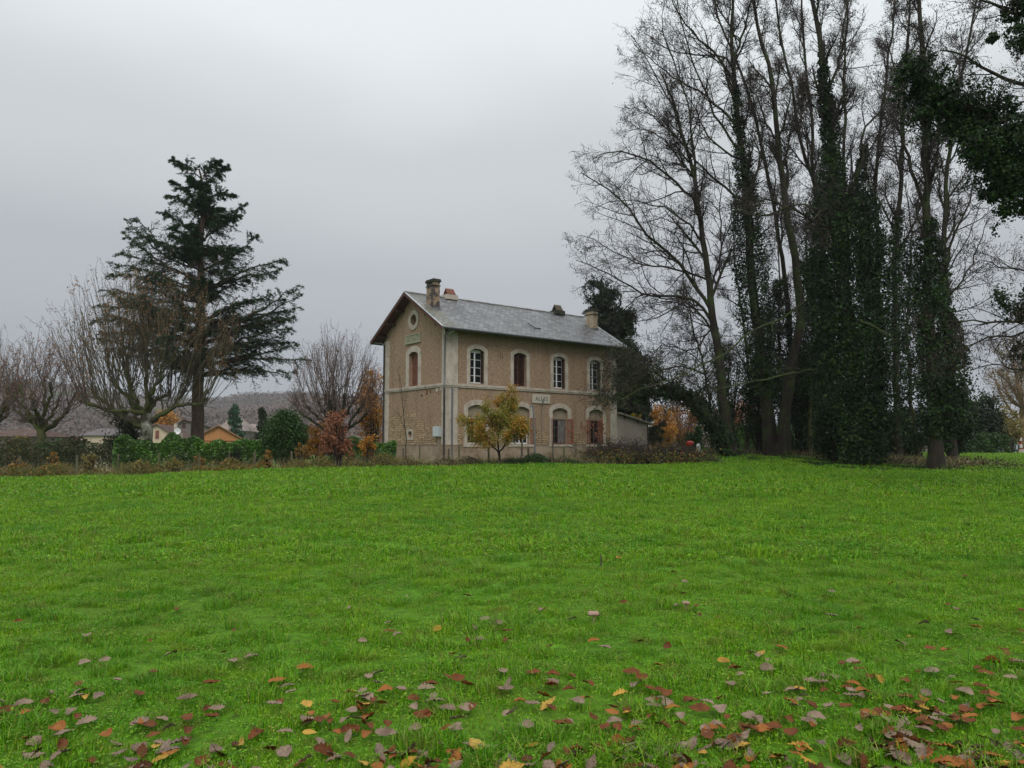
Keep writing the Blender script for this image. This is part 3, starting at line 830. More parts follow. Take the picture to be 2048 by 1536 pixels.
# chimneys
def chimney(u0, v0, top, mat, capmat, du=.43, dv=.80):
    g = G()
    zb = roofz(v0 - .05) - .25
    g.box(u0, u0 + du, v0, v0 + dv, zb, top - .42)
    g.box(u0 - .0, u0 + du + .0, v0 - .0, v0 + dv + .0, top - .385, top - .17)
    ch = g.ob('chimney', mat, house)
    g = G(); g.box(u0 - .05, u0 + du + .05, v0 - .05, v0 + dv + .05, top - .42, top - .385)
    g.box(u0 - .07, u0 + du + .07, v0 - .07, v0 + dv + .07, top - .17, top - .08); g.box(u0 - .04, u0 + du + .04, v0 - .04, v0 + dv + .04, top - .08, top)
    g.ob('chimney_cap', capmat, ch)
    g = G(); zf = roofz(v0)
    g.extrude([[(u0 - .05, zf - .02), (u0 + du + .05, zf - .02), (u0 + du + .05, zf + .12), (u0 - .05, zf + .12)]], lambda u, z, d_: (u, v0 - .02 - d_, z), .0, .015)
    g.ob('flashing', M_metal, ch)
    return ch
m, t, b = mk('soot blackened chimney render')
oc = t.nodes.new('ShaderNodeTexCoord').outputs['Object']
f = ramp(t, noise(t, oc, 1.6, 5, .7), [(0, 0, 0), (1, 1, 1)], [.46, .52])
c = mixc(t, f, (.24, .17, .11), ramp(t, noise(t, oc, 5, 5, .7), [(.016, .013, .013), (.055, .04, .038), (.12, .10, .09)], [.35, .55, .72]))
t.links.new(c, b.inputs['Base Color']); b.inputs['Roughness'].default_value = .8
M_soot = m
M_chim = surf('weathered chimney stone', [(.14, .12, .10), (.34, .27, .19), (.42, .33, .24)], 2.4, 5, .9)
M_cap = surf('mossy black cap', [(.02, .02, .016), (.05, .05, .035)], 5, 4, .9)
chimney(.14, 1.5, 11.42, M_soot, M_cap)
chimney(13.2, 1.5, 11.10, M_chim, M_cap, .46, .74)
# ridge ventilators
for k, (u0, mt) in enumerate(((2.28, surf('rusty terracotta tile', [(.13, .05, .038), (.2, .085, .06)], 5, 4, .7)), (11.38, surf('mossy brown tile', [(.06, .05, .035), (.12, .10, .06)], 5, 4, .8)))):
    g = G(); u1 = u0 + .62
    zb = RZ0 + .18
    rv_ = G().box(u0 - .12, u1 + .12, RVC - .34, RVC + .34, RZ0 - .12, zb).ob('ridge_vent', M_stone if k == 0 else M_cap, house)
    g.add([(u0, RVC - .30, zb), (u0, RVC, zb + .42), (u0, RVC + .30, zb), (u1, RVC - .30, zb), (u1, RVC, zb + .42), (u1, RVC + .30, zb),
           (u0, RVC - .24, zb), (u0, RVC, zb + .36), (u0, RVC + .24, zb), (u1, RVC - .24, zb), (u1, RVC, zb + .36), (u1, RVC + .24, zb)],
          [(0, 1, 4, 3), (1, 2, 5, 4), (6, 9, 10, 7), (7, 10, 11, 8), (0, 6, 7, 1), (1, 7, 8, 2), (3, 4, 10, 9), (4, 5, 11, 10)])
    for q_ in range(6):
        uu = u0 + .05 + q_ * .104
        g.tube([(uu, RVC - .305, zb + .01), (uu, RVC, zb + .43)], [.022, .022], 5)
        g.tube([(uu, RVC + .305, zb + .01), (uu, RVC, zb + .43)], [.022, .022], 5)
    g.ob('vent_tiles', mt, rv_)
# skylight
uc, vc = 7.25, .78
g = G()
def rp(u, v, h): return (u, v - h * .52, roofz(v) + h * .85)
p = [rp(uc - .26, vc - .34, .0), rp(uc + .26, vc - .34, 0), rp(uc + .26, vc + .34, 0), rp(uc - .26, vc + .34, 0)]
p2 = [rp(uc - .26, vc - .34, .09), rp(uc + .26, vc - .34, .09), rp(uc + .26, vc + .34, .07), rp(uc - .26, vc + .34, .07)]
g.add(p + p2, [(0, 1, 2, 3), (0, 1, 5, 4), (1, 2, 6, 5), (2, 3, 7, 6), (3, 0, 4, 7), (4, 5, 6, 7)])
skl = g.ob('skylight', M_metal, roof)
# station name board and bracket lamp stem
nb = G().box(6.40, 7.84, -.07, -.0, 4.20, 4.74).ob('name_board', surf('cream enamel board', [(.37, .34, .28), (.45, .41, .35)], 3, 4, .6, bstr=.05), house)
G().box(6.36, 7.88, -.05, -.001, 4.16, 4.78).ob('board_edge', M_stone_new, nb)
def text(txt, size, loc, parent, mat, rx=PI / 2):
    cu = bpy.data.curves.new('lettering', 'FONT'); cu.body = txt; cu.size = size; cu.extrude = .004; cu.space_character = 1.32
    cu.align_x = 'CENTER'; cu.align_y = 'CENTER'
    tmp = bpy.data.objects.new('lettering', cu); COL.objects.link(tmp)
    dg = bpy.context.evaluated_depsgraph_get(); me = bpy.data.meshes.new_from_object(tmp.evaluated_get(dg))
    bpy.data.objects.remove(tmp)
    me.materials.clear(); me.materials.append(mat)
    o = bpy.data.objects.new('lettering', me); COL.objects.link(o); o.parent = parent
    o.location = loc; o.rotation_euler = (rx, 0, 0); return o
te = text('ALLES', .36, (7.14, -.077, 4.46), nb, M_black)
te.scale = (.86, 1.0, 1)
g = G(); g.tube([(7.22, -.14, 4.48), (7.20, -.16, 4.3), (7.16, -.10, 4.15), (7.16, -.06, 3.9), (7.16, -.04, 1.7)], [.03, .05, .035, .018, .016], 6)
g.ob('lamp_conduit', M_metal, house)
M_faded = surf('faded lettering paint', [(.22, .19, .16), (.3, .26, .21)], 5)
# ghost lettering over the first arch is too worn to read: faint strokes
g = G()
for i, aa in enumerate(np.linspace(-24, 26, 10)):
    a_ = R(aa); rr_ = 2.02
    cx_, cz_ = 2.23 + rr_ * math.sin(a_) * .86, 4.09 - (rr_ * (1 - math.cos(a_))) * .95
    G().extrude([[(cx_ - .014, cz_ - .06), (cx_ + .014, cz_ - .06), (cx_ + .014, cz_ + .06), (cx_ - .014, cz_ + .06)]], fF, .048, .044).ob('faded_stroke', M_faded, house)
# annex
ann = thing('lean_to', 'low grey rendered lean-to shed with sloping tiled roof at right end of the house', 'shed', (HC[0], HC[1], 0), HZ)
g = G()
M_annex = surf('greyish mauve render', [(.20, .165, .15), (.27, .225, .205), (.31, .265, .24)], .9, 5, .95, None, .3, 25)
azl = lambda u: 3.80 - (u - 13.88) * .205
g.extrude([[(LH + .04, .3), (16.96, .3), (16.96, azl(16.96) - .1), (LH + .04, azl(LH) - .1)]], lambda u, z, d_: (u, .04 + d_, z), 0, 3.2)
g.ob('wall', M_annex, ann)
g = G(); p = []
for dz in (0, -.07):
    p += [(LH + .035, -.18, azl(LH) + dz), (17.42, -.18, azl(17.42) + dz), (17.42, 3.5, azl(17.42) + dz), (LH + .035, 3.5, azl(LH) + dz)]
g.add(p, [(0, 1, 2, 3), (4, 7, 6, 5), (0, 4, 5, 1), (1, 5, 6, 2), (2, 6, 7, 3), (3, 7, 4, 0)])
M_annroof = surf('lichen grey roof tiles', [(.14, .125, .11), (.26, .24, .21)], 5, 5, .8, None, .8, 12, .04)
for i in range(12):
    u = LH + .3 + i * .285
    g.tube([(u, -.22, azl(u) + .02), (u, 3.5, azl(u) + .02)], [.05, .05], 6, True)
g.ob('roof', M_annroof, ann)
for u in (14.6, 15.9): G().box(u, u + .12, -.16, .03, azl(u) - .24, azl(u) - .08).ob('rafter_end', M_wood_dark, ann)
G().tube([(17.0, -.0, azl(17) - .15), (16.99, -.0, .8)], [.045, .045], 8).ob('down_pipe', M_black, ann)

# ------------------------------------------------------------------ branch growth
def unit(v): return v / (np.linalg.norm(v, axis=-1, keepdims=True) + 1e-9)
def resample(P, n, rng=None, wob=0):
    P = np.asarray(P, float)
    if len(P) > 2:
        Q = np.vstack([2 * P[0] - P[1], P, 2 * P[-1] - P[-2]]); out = []
        for i in range(1, len(Q) - 2):
            for s in np.linspace(0, 1, 8, endpoint=False):
                a, b_, c_, d_ = Q[i - 1], Q[i], Q[i + 1], Q[i + 2]
                out.append(.5 * ((2 * b_) + (-a + c_) * s + (2 * a - 5 * b_ + 4 * c_ - d_) * s * s + (-a + 3 * b_ - 3 * c_ + d_) * s ** 3))
        out.append(P[-1]); P = np.array(out)
    dd = np.concatenate([[0], np.cumsum(np.linalg.norm(np.diff(P, axis=0), axis=1))])
    s = np.linspace(0, dd[-1], n)
    R_ = np.stack([np.interp(s, dd, P[:, k]) for k in range(3)], 1)
    if rng is not None and wob: R_[1:-1] += rng.normal(scale=wob, size=(n - 2, 3))
    return R_
def sprout(P0, R0, k, t0, t1, ang, length, npt, wob, trop, rng, rf=.6, rtip=.3, lenpos=.5, out=None, rmax=None, zf=1.0):
    """k side shoots on each of the M parent limbs (M,P,3); all at once"""
    M, P, _ = P0.shape
    t = t0 + (t1 - t0) * ((np.arange(k)[None] + rng.random((M, k))) / k)
    x = t * (P - 1); i = np.minimum(x.astype(int), P - 2); fr = (x - i)[..., None]
    m = np.arange(M)[:, None]
    a = P0[m, i]; b_ = P0[m, i + 1]
    st_ = a + (b_ - a) * fr
    rr = R0[m, i] + (R0[m, i + 1] - R0[m, i]) * fr[..., 0]
    tg = unit(b_ - a)
    rnd = rng.normal(size=(M, k, 3)) * np.array([1, 1, zf])
    if out is not None: rnd = rnd + np.asarray(out)
    perp = unit(rnd - (rnd * tg).sum(-1, keepdims=True) * tg)
    an = np.radians(ang + rng.normal(size=(M, k, 1)) * ang * .22)
    dr = np.cos(an) * tg + np.sin(an) * perp
    if np.ndim(length) == 1: length = np.asarray(length)[:, None]
    ln = length * (1 - lenpos * t) * (.65 + .7 * rng.random((M, k)))
    S = st_.reshape(-1, 3); D = dr.reshape(-1, 3); L = ln.reshape(-1); r_ = rr.reshape(-1) * rf
    if rmax: r_ = np.minimum(r_, rmax)
    out_p = np.empty((len(S), npt, 3)); out_p[:, 0] = S
    for s in range(1, npt):
        D = unit(D + rng.normal(size=D.shape) * wob + np.array([0, 0, trop]))
        out_p[:, s] = out_p[:, s - 1] + D * (L / (npt - 1))[:, None]
    prof = np.linspace(1, rtip, npt)[None]
    return out_p, r_[:, None] * prof
def along(P, n, rng, spread=0.0):
    """n random points along polylines"""
    M, K, _ = P.shape
    m = rng.integers(0, M, n); x = rng.random(n) * (K - 1); i = x.astype(int); f = (x - i)[:, None]
    q = P[m, i] * (1 - f) + P[m, i + 1] * f
    return q + rng.normal(size=q.shape) * spread
def ivy_on(g, path, r0, r1, n, rng, size=.11, irregular=.35):
    """ivy leaves on a thick uneven sleeve round the path"""
    P = resample(path, 40)
    x = rng.random(n) * 39; i = np.minimum(x.astype(int), 38); f = (x - i)[:, None]
    c = P[i] * (1 - f) + P[i + 1] * f
    tg = unit(P[i + 1] - P[i])
    rnd = rng.normal(size=(n, 3)); per = unit(rnd - (rnd * tg).sum(1, keepdims=True) * tg)
    h = x / 39
    ang = np.arctan2(per[:, 1], per[:, 0])
    ph = rng.random(4) * 6
    lump = 1 + irregular * (np.sin(h * 23 + 2 * ang + ph[0]) * .5 + np.sin(h * 47 - 3 * ang + ph[1]) * .35 + np.sin(h * 91 + 5 * ang + ph[2]) * .3)
    rad = (np.interp(h, np.linspace(0, 1, len(r0)), r0) if np.ndim(r0) else r0 + (r1 - r0) * h) * lump * (.45 + .6 * rng.random(n) ** .4)
    rad = rad * np.where(rng.random(n) < .05, 1.3, 1)
    pos_ = c + per * rad[:, None]
    nk = max(6, n // 45); m = int(n * .6)
    j = rng.choice(n, nk)
    Rb = (np.interp(h[j], np.linspace(0, 1, len(r0)), r0) if np.ndim(r0) else r0 + (r1 - r0) * h[j]) * rng.uniform(.75, 1.25, nk)
    cc = c[j] + per[j] * Rb[:, None]
    w = rng.integers(0, nk, m)
    pos_[:m] = cc[w] + rng.normal(size=(m, 3)) * (np.minimum(Rb[w] * .3, .30) * rng.uniform(.5, 1.1, nk)[w])[:, None] * np.array([1, 1, 1.25])
    g.leaves(pos_, size, size * .75, rng, nrm=per)
def blob(g, c, rad, n, size, rng, clumps=30, cr=.33, lw=.7, flat=0.0, shell=.55, bottom=-1.0):
    """foliage as many leaf clumps spread through an uneven volume"""
    c = np.asarray(c, float); rad = np.asarray(rad, float) * np.ones(3)
    d_ = unit(rng.normal(size=(clumps * 3, 3))); d_ = d_[d_[:, 2] > bottom][:clumps]
    cc = c + d_ * rad * (shell + (1 - shell) * rng.random((len(d_), 1)) ** .6) * (.85 + .25 * rng.random((len(d_), 1)))
    k = rng.integers(0, len(cc), n)
    o = rng.normal(size=(n, 3)) * cr * rad.mean() * (.6 + .6 * rng.random(len(cc)))[k][:, None] * .6
    g.leaves(cc[k] + o, size, size * lw, rng, flat=flat)
    return cc
def to_path(pl, D, rng=None, dj=0.0):
    out = []
    for k, p in enumerate(pl):
        dd = D if len(p) == 2 else D + p[2]
        out.append(at(p[0], p[1], dd))
    out = np.array(out)
    return out

def bare_tree(name, label, D, trunk, r0, r1, limbs, seed, cat='tree', group=None, nlimb=14, t0=.35, limb_len=5.5, pods=2500, ivy=(), bark=None, twig=None,
              leafm=None, up=.10, density=1.3, leaf_size=.05, sides=9, lang=38):
    rng = np.random.default_rng(seed)
    T = to_path(trunk, D)
    T[0, 2] = gzf(T[0, 0], T[0, 1]) - .15
    root = thing(name, label, cat, (T[0, 0], T[0, 1], T[0, 2] + .15), group=group)
    org = np.array(root.location)
    T = T - org
    P = resample(T, 26, rng, .04)
    rr = r0 + (r1 - r0) * np.linspace(0, 1, 26) ** .8
    rr = rr * (1 + .5 * np.exp(-np.linspace(0, 1, 26) * 26))
    gt = G(); gt.tube(P[None], rr[None], sides + 3)
    L1 = []; LR = []
    for lp, lr in limbs:
        q = resample(to_path(lp, D) - org, 14, rng, .05); L1.append(q); LR.append(lr * np.linspace(1, .22, 14))
    if L1:
        A1 = np.array(L1); B1 = np.array(LR); gt.tube(A1, B1, 7)
    if nlimb:
        a, b_ = sprout(P[None], rr[None], nlimb, t0, .98, lang, limb_len, 14, .10, up, rng, .55, .2, .55)
        gt.tube(a, b_, 6)
        if L1: A1 = np.concatenate([A1, a]); B1 = np.concatenate([B1, b_])
        else: A1, B1 = a, b_
    gt.ob('trunk', bark or M_bark_dark, root, True)
    Lg = np.linalg.norm(np.diff(A1, axis=1), axis=2).sum(1)
    gc = G()
    A2, B2 = sprout(A1, B1, int(11 * density), .10, .98, 42, Lg * .44, 8, .16, up * .6, rng, .6, .25, .72, rmax=.05)
    gc.tube(A2, B2, 4)
    Lg2 = np.linalg.norm(np.diff(A2, axis=1), axis=2).sum(1)
    keep = rng.random(len(A2)) < np.clip(Lg2 / 1.5 - .05, .08, 1.0)
    A2, B2, Lg2 = A2[keep], B2[keep], Lg2[keep]
    A3, B3 = sprout(A2, B2, int(6 * density), .1, .98, 45, np.maximum(Lg2 * .45, .35), 5, .22, up * .3, rng, .6, .4, .3, rmax=.018)
    B3 = np.maximum(B3, .009); gc.tube(A3, B3, 3)
    A4, B4 = sprout(A3, B3, 4, .15, .98, 45, .38, 3, .25, 0, rng, .7, .6, .2, rmax=.009)
    B4 = np.maximum(B4, .0062); gc.tube(A4, B4, 3)
    gc.ob('crown', twig or M_twig, root)
    if pods:
        gp = G(); k = max(1, pods // 6)
        c = along(A4, k, rng); c = np.repeat(c, 6, 0) + rng.normal(size=(k * 6, 3)) * np.array([.11, .11, .16])
        gp.leaves(c, leaf_size, leaf_size * .45, rng, droop=(0, 0, -1.0))
        gp.ob('seed_pods' if leafm is None else 'leaves', leafm or M_pods, root)
    if ivy:
        gi = G()
        for (pl, r_a, r_b, n) in ivy:
            q = to_path(pl, D) - org
            ivy_on(gi, q, r_a, r_b, int(n * 2.1), rng, .062)
        gi.ob('ivy', M_ivy, root)
    return root

# ------------------------------------------------------------------ right hand grove
GR = 'tall bare trees of the grove on the right'
bare_tree('bare_tree', 'leftmost tall bare tree of the grove, its long limbs spreading left over the sky', 44,
    [(1463, 912), (1447, 800), (1436, 690), (1425, 620), (1417, 560), (1408, 490), (1399, 438), (1388, 357), (1370, 292), (1350, 215), (1325, 150)], .34, .05,
    [([(1399, 438), (1385, 400), (1339, 357), (1295, 321), (1235, 303, -1), (1185, 318, -1.5)], .10),
     ([(1425, 625), (1381, 560), (1340, 510), (1295, 470, -1), (1250, 410, -1), (1205, 370, -1.5), (1162, 345, -2)], .12),
     ([(1436, 660), (1400, 610), (1375, 598), (1290, 590, 1), (1250, 565, 1), (1190, 535, 1.5), (1152, 520, 2)], .10),
     ([(1436, 690), (1410, 640), (1375, 607), (1340, 624, -1), (1300, 640, -1), (1255, 646, -1)], .08),
     ([(1388, 357), (1370, 290), (1358, 240), (1325, 180), (1295, 120), (1262, 70)], .08),
     ([(1392, 380), (1385, 300), (1378, 220, 1), (1350, 130, 2), (1325, 60, 2), (1330, 0, 2)], .08),
     ([(1408, 490), (1370, 440), (1310, 410, 2), (1240, 400, 3), (1180, 420, 3)], .07),
     ([(1370, 292), (1325, 250, 1), (1285, 222, 1), (1248, 212, 1)], .06), ([(1388, 357), (1345, 300, 1), (1300, 262, 2), (1240, 262, 2)], .06),
     ([(1417, 560), (1360, 540), (1290, 530, -2), (1220, 500, -3), (1160, 470, -3)], .07),
     ([(1430, 650), (1385, 700), (1330, 690, -1), (1290, 720, -1)], .06),
     ([(1420, 590), (1445, 500, 1), (1440, 420, 1), (1450, 330, 2)], .07)], 11, group=GR, nlimb=9, t0=.4, limb_len=4.5, pods=6000, density=1.6, up=.03)
bare_tree('bare_tree', 'ivy sleeved bare tree whose forked stem rises behind the leftmost grove tree', 45,
    [(1545, 915), (1530, 780), (1508, 600), (1495, 440), (1482, 300), (1470, 180), (1463, 80), (1470, -60)], .40, .07,
    [([(1470, 170), (1440, 118), (1400, 80), (1352, 20), (1330, -40)], .09), ([(1470, 140), (1440, 112), (1380, 108), (1340, 100), (1288, 66)], .07),
     ([(1484, 320), (1445, 300), (1410, 260, 1), (1380, 200, 1), (1330, 150, 1)], .07), ([(1468, 120), (1490, 50), (1515, -50)], .09),
     ([(1472, 250), (1420, 200), (1370, 168), (1312, 125), (1268, 88)], .08), ([(1476, 300), (1430, 230), (1392, 140), (1362, 40), (1345, -40)], .08), ([(1468, 60), (1430, 10), (1390, -50)], .06),
     ([(1490, 400), (1440, 370), (1400, 330, -1), (1330, 250, -2), (1270, 215, -2)], .08)], 12, group=GR, nlimb=12, t0=.4, limb_len=5, pods=5200,
    ivy=[([(1535, 800), (1508, 600), (1495, 440), (1486, 330)], [.4, .85, .85, .45], 0, 6500), ([(1486, 340), (1478, 240), (1470, 170)], .45, .15, 1500), ([(1468, 905), (1450, 800), (1438, 690)], .36, .32, 900)])
bare_tree('bare_tree', 'reddish fissured straight trunk standing third from left in the grove', 44.5,
    [(1562, 915), (1572, 800), (1600, 640), (1592, 540), (1572, 419), (1557, 292), (1543, 164), (1521, 73), (1490, -60)], .36, .07,
    [([(1572, 419), (1540, 400), (1500, 410, -2), (1470, 420, -3)], .07), ([(1557, 292), (1535, 250), (1510, 190), (1470, 150)], .07)], 13, group=GR, nlimb=12, t0=.5, limb_len=5, pods=5200)
for k, (tr, D, sd, lab) in enumerate([
    ([(1640, 915), (1650, 700), (1635, 401), (1603, 292), (1584, 182), (1560, 60), (1545, -60)], 47, 21, 'slim bare tree leaning slightly left just before the great ivy tower'),
    ([(1665, 915), (1650, 560), (1628, 365), (1621, 219), (1606, 55), (1600, -60)], 48, 22, 'slim straight bare stem hugging the left edge of the ivy tower'),
    ([(1760, 915), (1757, 560), (1752, 328), (1770, 180), (1790, 0)], 47, 23, 'slim bare stem rising from behind the right flank of the ivy tower'),
    ([(1795, 915), (1789, 560), (1800, 365), (1807, 219), (1818, 36), (1822, -60)], 43, 24, 'bare tree with thin ivy between the ivy tower and the forked right trunk'),
    ([(1905, 915), (1891, 560), (1891, 401), (1905, 250), (1935, 100), (1960, -40)], 42, 25, 'rightmost upright bare stem of the grove bending right near its top'),
    ([(1700, 915), (1692, 500), (1688, 300), (1690, 120), (1700, -60)], 52, 26, 'farthest bare stem seen above the middle of the ivy tower'),
    ([(1600, 910), (1575, 600), (1540, 380), (1500, 200), (1440, 40), (1420, -40)], 50, 27, 'far bare tree leaning left with its top fanned behind the ivy sleeved tree')]):
    iv = []
    if k == 3: iv = [([(1795, 900), (1789, 560), (1798, 420)], [.7, .55, .2], 0, 3000)]
    if k == 0: iv = [([(1630, 900), (1645, 700), (1635, 520)], [1.1, 1.3, .5], 0, 6000)]
    if k == 4: iv = [([(1890, 900), (1888, 560), (1880, 480)], [.4, .45, .2], 0, 2200)]
    bare_tree('bare_tree', lab, D, tr, .22, .05, [], sd, group=GR, nlimb=16, t0=.4, limb_len=4.6, pods=5200, ivy=iv, lang=30)
for k, (tr, D, sd, lab) in enumerate([
    ([(1492, 915), (1500, 800), (1488, 650), (1470, 520), (1462, 400)], 48, 121, 'small moss stemmed tree between the first and second grove trunks'),
    ([(1590, 915), (1572, 820), (1558, 700), (1560, 560), (1550, 430)], 49, 122, 'thin crooked tree in the gloom left of the reddish fissured trunk'),
    ([(1622, 915), (1620, 800), (1632, 660), (1615, 520), (1612, 400)], 46, 123, 'thin ivy flecked tree right of the reddish fissured trunk'),
    ([(1838, 915), (1822, 800), (1815, 640), (1822, 480), (1812, 360)], 46, 124, 'thin brushy tree between the ivy tower and the nearest trunk'),
    ([(1425, 915), (1420, 820), (1405, 720), (1382, 640), (1370, 560)], 52, 125, 'thin arching tree seen left of the leftmost grove trunk')]):
    bare_tree('bare_tree', lab, D, tr, .13, .03, [], sd, group=GR, nlimb=18, t0=.25, limb_len=3.6, pods=2600, lang=50, up=.02, bark=M_bark_moss,
              ivy=[] if k in (0, 4) else [([tr[1], tr[2], tr[3]], [.7, .9, .4], 0, 3800)])
bare_tree('ivy_tree', 'massive ivy covered tree tower with a slim ivy spire in middle of the grove', 38,
    [(1728, 936), (1712, 760), (1690, 600), (1672, 450), (1664, 300), (1652, 190), (1643, 108), (1630, 20), (1600, -80)], .50, .07,
    [([(1700, 560), (1690, 419), (1710, 360, -1), (1728, 320, -1), (1723, 273, -1), (1762, 220, -1), (1805, 190, -1)], .13),
     ([(1690, 450), (1655, 420, -1), (1622, 440, -2), (1580, 415, -2.5), (1530, 430, -3), (1490, 428, -3)], .09), ([(1690, 470), (1640, 450, -2), (1590, 460, -3), (1545, 478, -3)], .06),
     ([(1664, 290), (1650, 240), (1620, 200), (1590, 140)], .07), ([(1652, 180), (1680, 120), (1690, 40), (1700, -40)], .08), ([(1646, 120), (1640, 60), (1650, 0)], .06)], 31,
    group=GR, nlimb=8, t0=.6, limb_len=4, pods=2000,
    ivy=[([(1728, 925), (1715, 800), (1700, 640), (1690, 500), (1685, 390)], [.7, 1.05, 1.35, 1.55, 1.6, 1.15], 0, 27000), ([(1672, 430), (1664, 300), (1652, 190), (1643, 105)], [.8, .42, .36, .12], 0, 4500),
         ([(1700, 420), (1722, 350), (1728, 290)], [.35, .25, .15], 0, 1200), ([(1740, 930), (1745, 800), (1738, 600), (1728, 450)], [.5, .55, .45, .2], 0, 4500)])
bare_tree('ivy_tree', 'forked bare tree with dark ivy skirt, nearest trunk at right end of the grove', 34,
    [(1874, 942), (1868, 860), (1862, 700), (1854, 560), (1854, 328), (1851, 146), (1840, 36), (1836, -80)], .30, .07,
    [([(1858, 640), (1885, 560), (1905, 480), (1935, 410), (1955, 330)], .09), ([(1854, 420), (1820, 330), (1800, 240), (1790, 150), (1770, 60)], .09),
     ([(1858, 650), (1900, 590), (1945, 520), (1975, 440)], .06), ([(1854, 330), (1880, 240), (1905, 150), (1950, 60)], .08), ([(1856, 500), (1830, 420), (1815, 380)], .06)], 32,
    group=GR, nlimb=12, t0=.5, limb_len=3.8, pods=2200,
    ivy=[([(1872, 880), (1866, 850), (1862, 820)], [.34, .4, .6], 0, 700), ([(1862, 840), (1870, 700), (1862, 600), (1858, 500), (1855, 440)], [.35, .6, .62, .5, .2], 0, 4500), ([(1893, 860), (1903, 780), (1906, 700), (1895, 620)], [.4, .62, .5, .2], 0, 3400)])
# arching ivied trunk
rng = np.random.default_rng(77)
T = to_path([(1466, 908), (1440, 868), (1405, 820), (1370, 792), (1330, 782), (1285, 790), (1240, 792), (1222, 800)], 42.5)
T[0, 2] = gzf(T[0, 0], T[0, 1]) - .1
root = thing('leaning_tree', 'ivy covered trunk arching low to the left towards the lean-to', 'tree', (T[0, 0], T[0, 1], T[0, 2] + .1), group=None)
org = np.array(root.location); P = resample(T - org, 26, rng, .04)
g = G(); rr = np.linspace(.42, .10, 26); g.tube(P[None], rr[None], 10)
lb = [([(1370, 792), (1330, 760), (1290, 735), (1250, 740), (1215, 755)], .07), ([(1390, 800), (1420, 760), (1370, 735), (1300, 745, -1), (1235, 790, -2), (1222, 808, -2)], .06), ([(1330, 782), (1300, 752), (1262, 722), (1225, 715)], .05), ([(1285, 790), (1260, 760), (1230, 770), (1200, 790)], .05)]
A1 = np.array([resample(to_path(l, 42.5) - org, 14, rng, .06) for l, _ in lb]); B1 = np.array([r_ * np.linspace(1, .25, 14) for _, r_ in lb]); g.tube(A1, B1, 6)
g.ob('trunk', M_bark_dark, root, True)
g = G()
PP = np.concatenate([A1, P[None, 8:22]]); RR = np.concatenate([B1, rr[None, 8:22] * .2])
A2, B2 = sprout(PP, RR, 44, .1, 1, 60, 1.6, 8, .25, .0, rng, .5, .3, .2, rmax=.03); g.tube(A2, B2, 4)
A3, B3 = sprout(A2, B2, 7, .1, 1, 50, .7, 5, .3, -.08, rng, .5, .4, .2, rmax=.014); g.tube(A3, np.maximum(B3, .007), 3)
g.ob('crown', M_twig, root)
g = G(); ivy_on(g, P[:18], .50, .34, 6000, rng, .065, .3); ivy_on(g, P[14:], .4, .2, 1500, rng, .08)
c = along(A2, 2600, rng, .14); g.leaves(c, .055, .035, rng)
g.ob('ivy', M_ivy, root)
g = G(); g.leaves(along(A3, 8000, rng, .12), .045, .026, rng); g.ob('leaves', M_dullhedge, root)
# low lichen covered boughs crossing in front of the grove
def bough(label, px, D, r0_, seed, n2=14):
    rng = np.random.default_rng(seed)
    T = to_path(px, D); root = thing('lichen_bough', label, 'branch', tuple(T[0]), group='pale lichen covered boughs crossing the grove')
    P = resample(T - T[0], 22, rng, .03)[None]; B = r0_ * np.linspace(1, .2, 22)[None]
    G().tube(P, B, 7).ob('limb', M_bark_pale, root, True)
    g = G(); A2, B2 = sprout(P, B, n2, .2, 1, 50, 1.6, 8, .28, .03, rng, .5, .3, .4, rmax=.03); g.tube(A2, B2, 4)
    A3, B3 = sprout(A2, B2, 5, .2, 1, 50, .6, 5, .3, 0, rng, .6, .4, .3); g.tube(A3, np.maximum(B3, .006), 3)
    g.ob('twigs', M_bark_pale, root)
bough('long mossy bough sweeping down left across the grove towards the house corner', [(1700, 570), (1625, 592), (1570, 634), (1500, 662), (1462, 700), (1400, 732), (1350, 756), (1290, 776), (1240, 800)], 39, .075, 5, 22)
bough('low mossy bough forking among the trunks above the hedge', [(1690, 735), (1640, 738), (1580, 748), (1520, 762), (1470, 770), (1420, 782)], 40, .09, 6)
bough('broken lichen bough hanging over the ivy at right of the grove', [(1720, 640), (1760, 660), (1790, 680), (1815, 690), (1780, 700), (1755, 722)], 35.5, .05, 8, 5)
bough('yellow green lichen bough high on left side of the ivy tower', [(1640, 418), (1600, 410), (1560, 420), (1535, 433), (1500, 425), (1475, 420)], 38, .06, 9, 8)

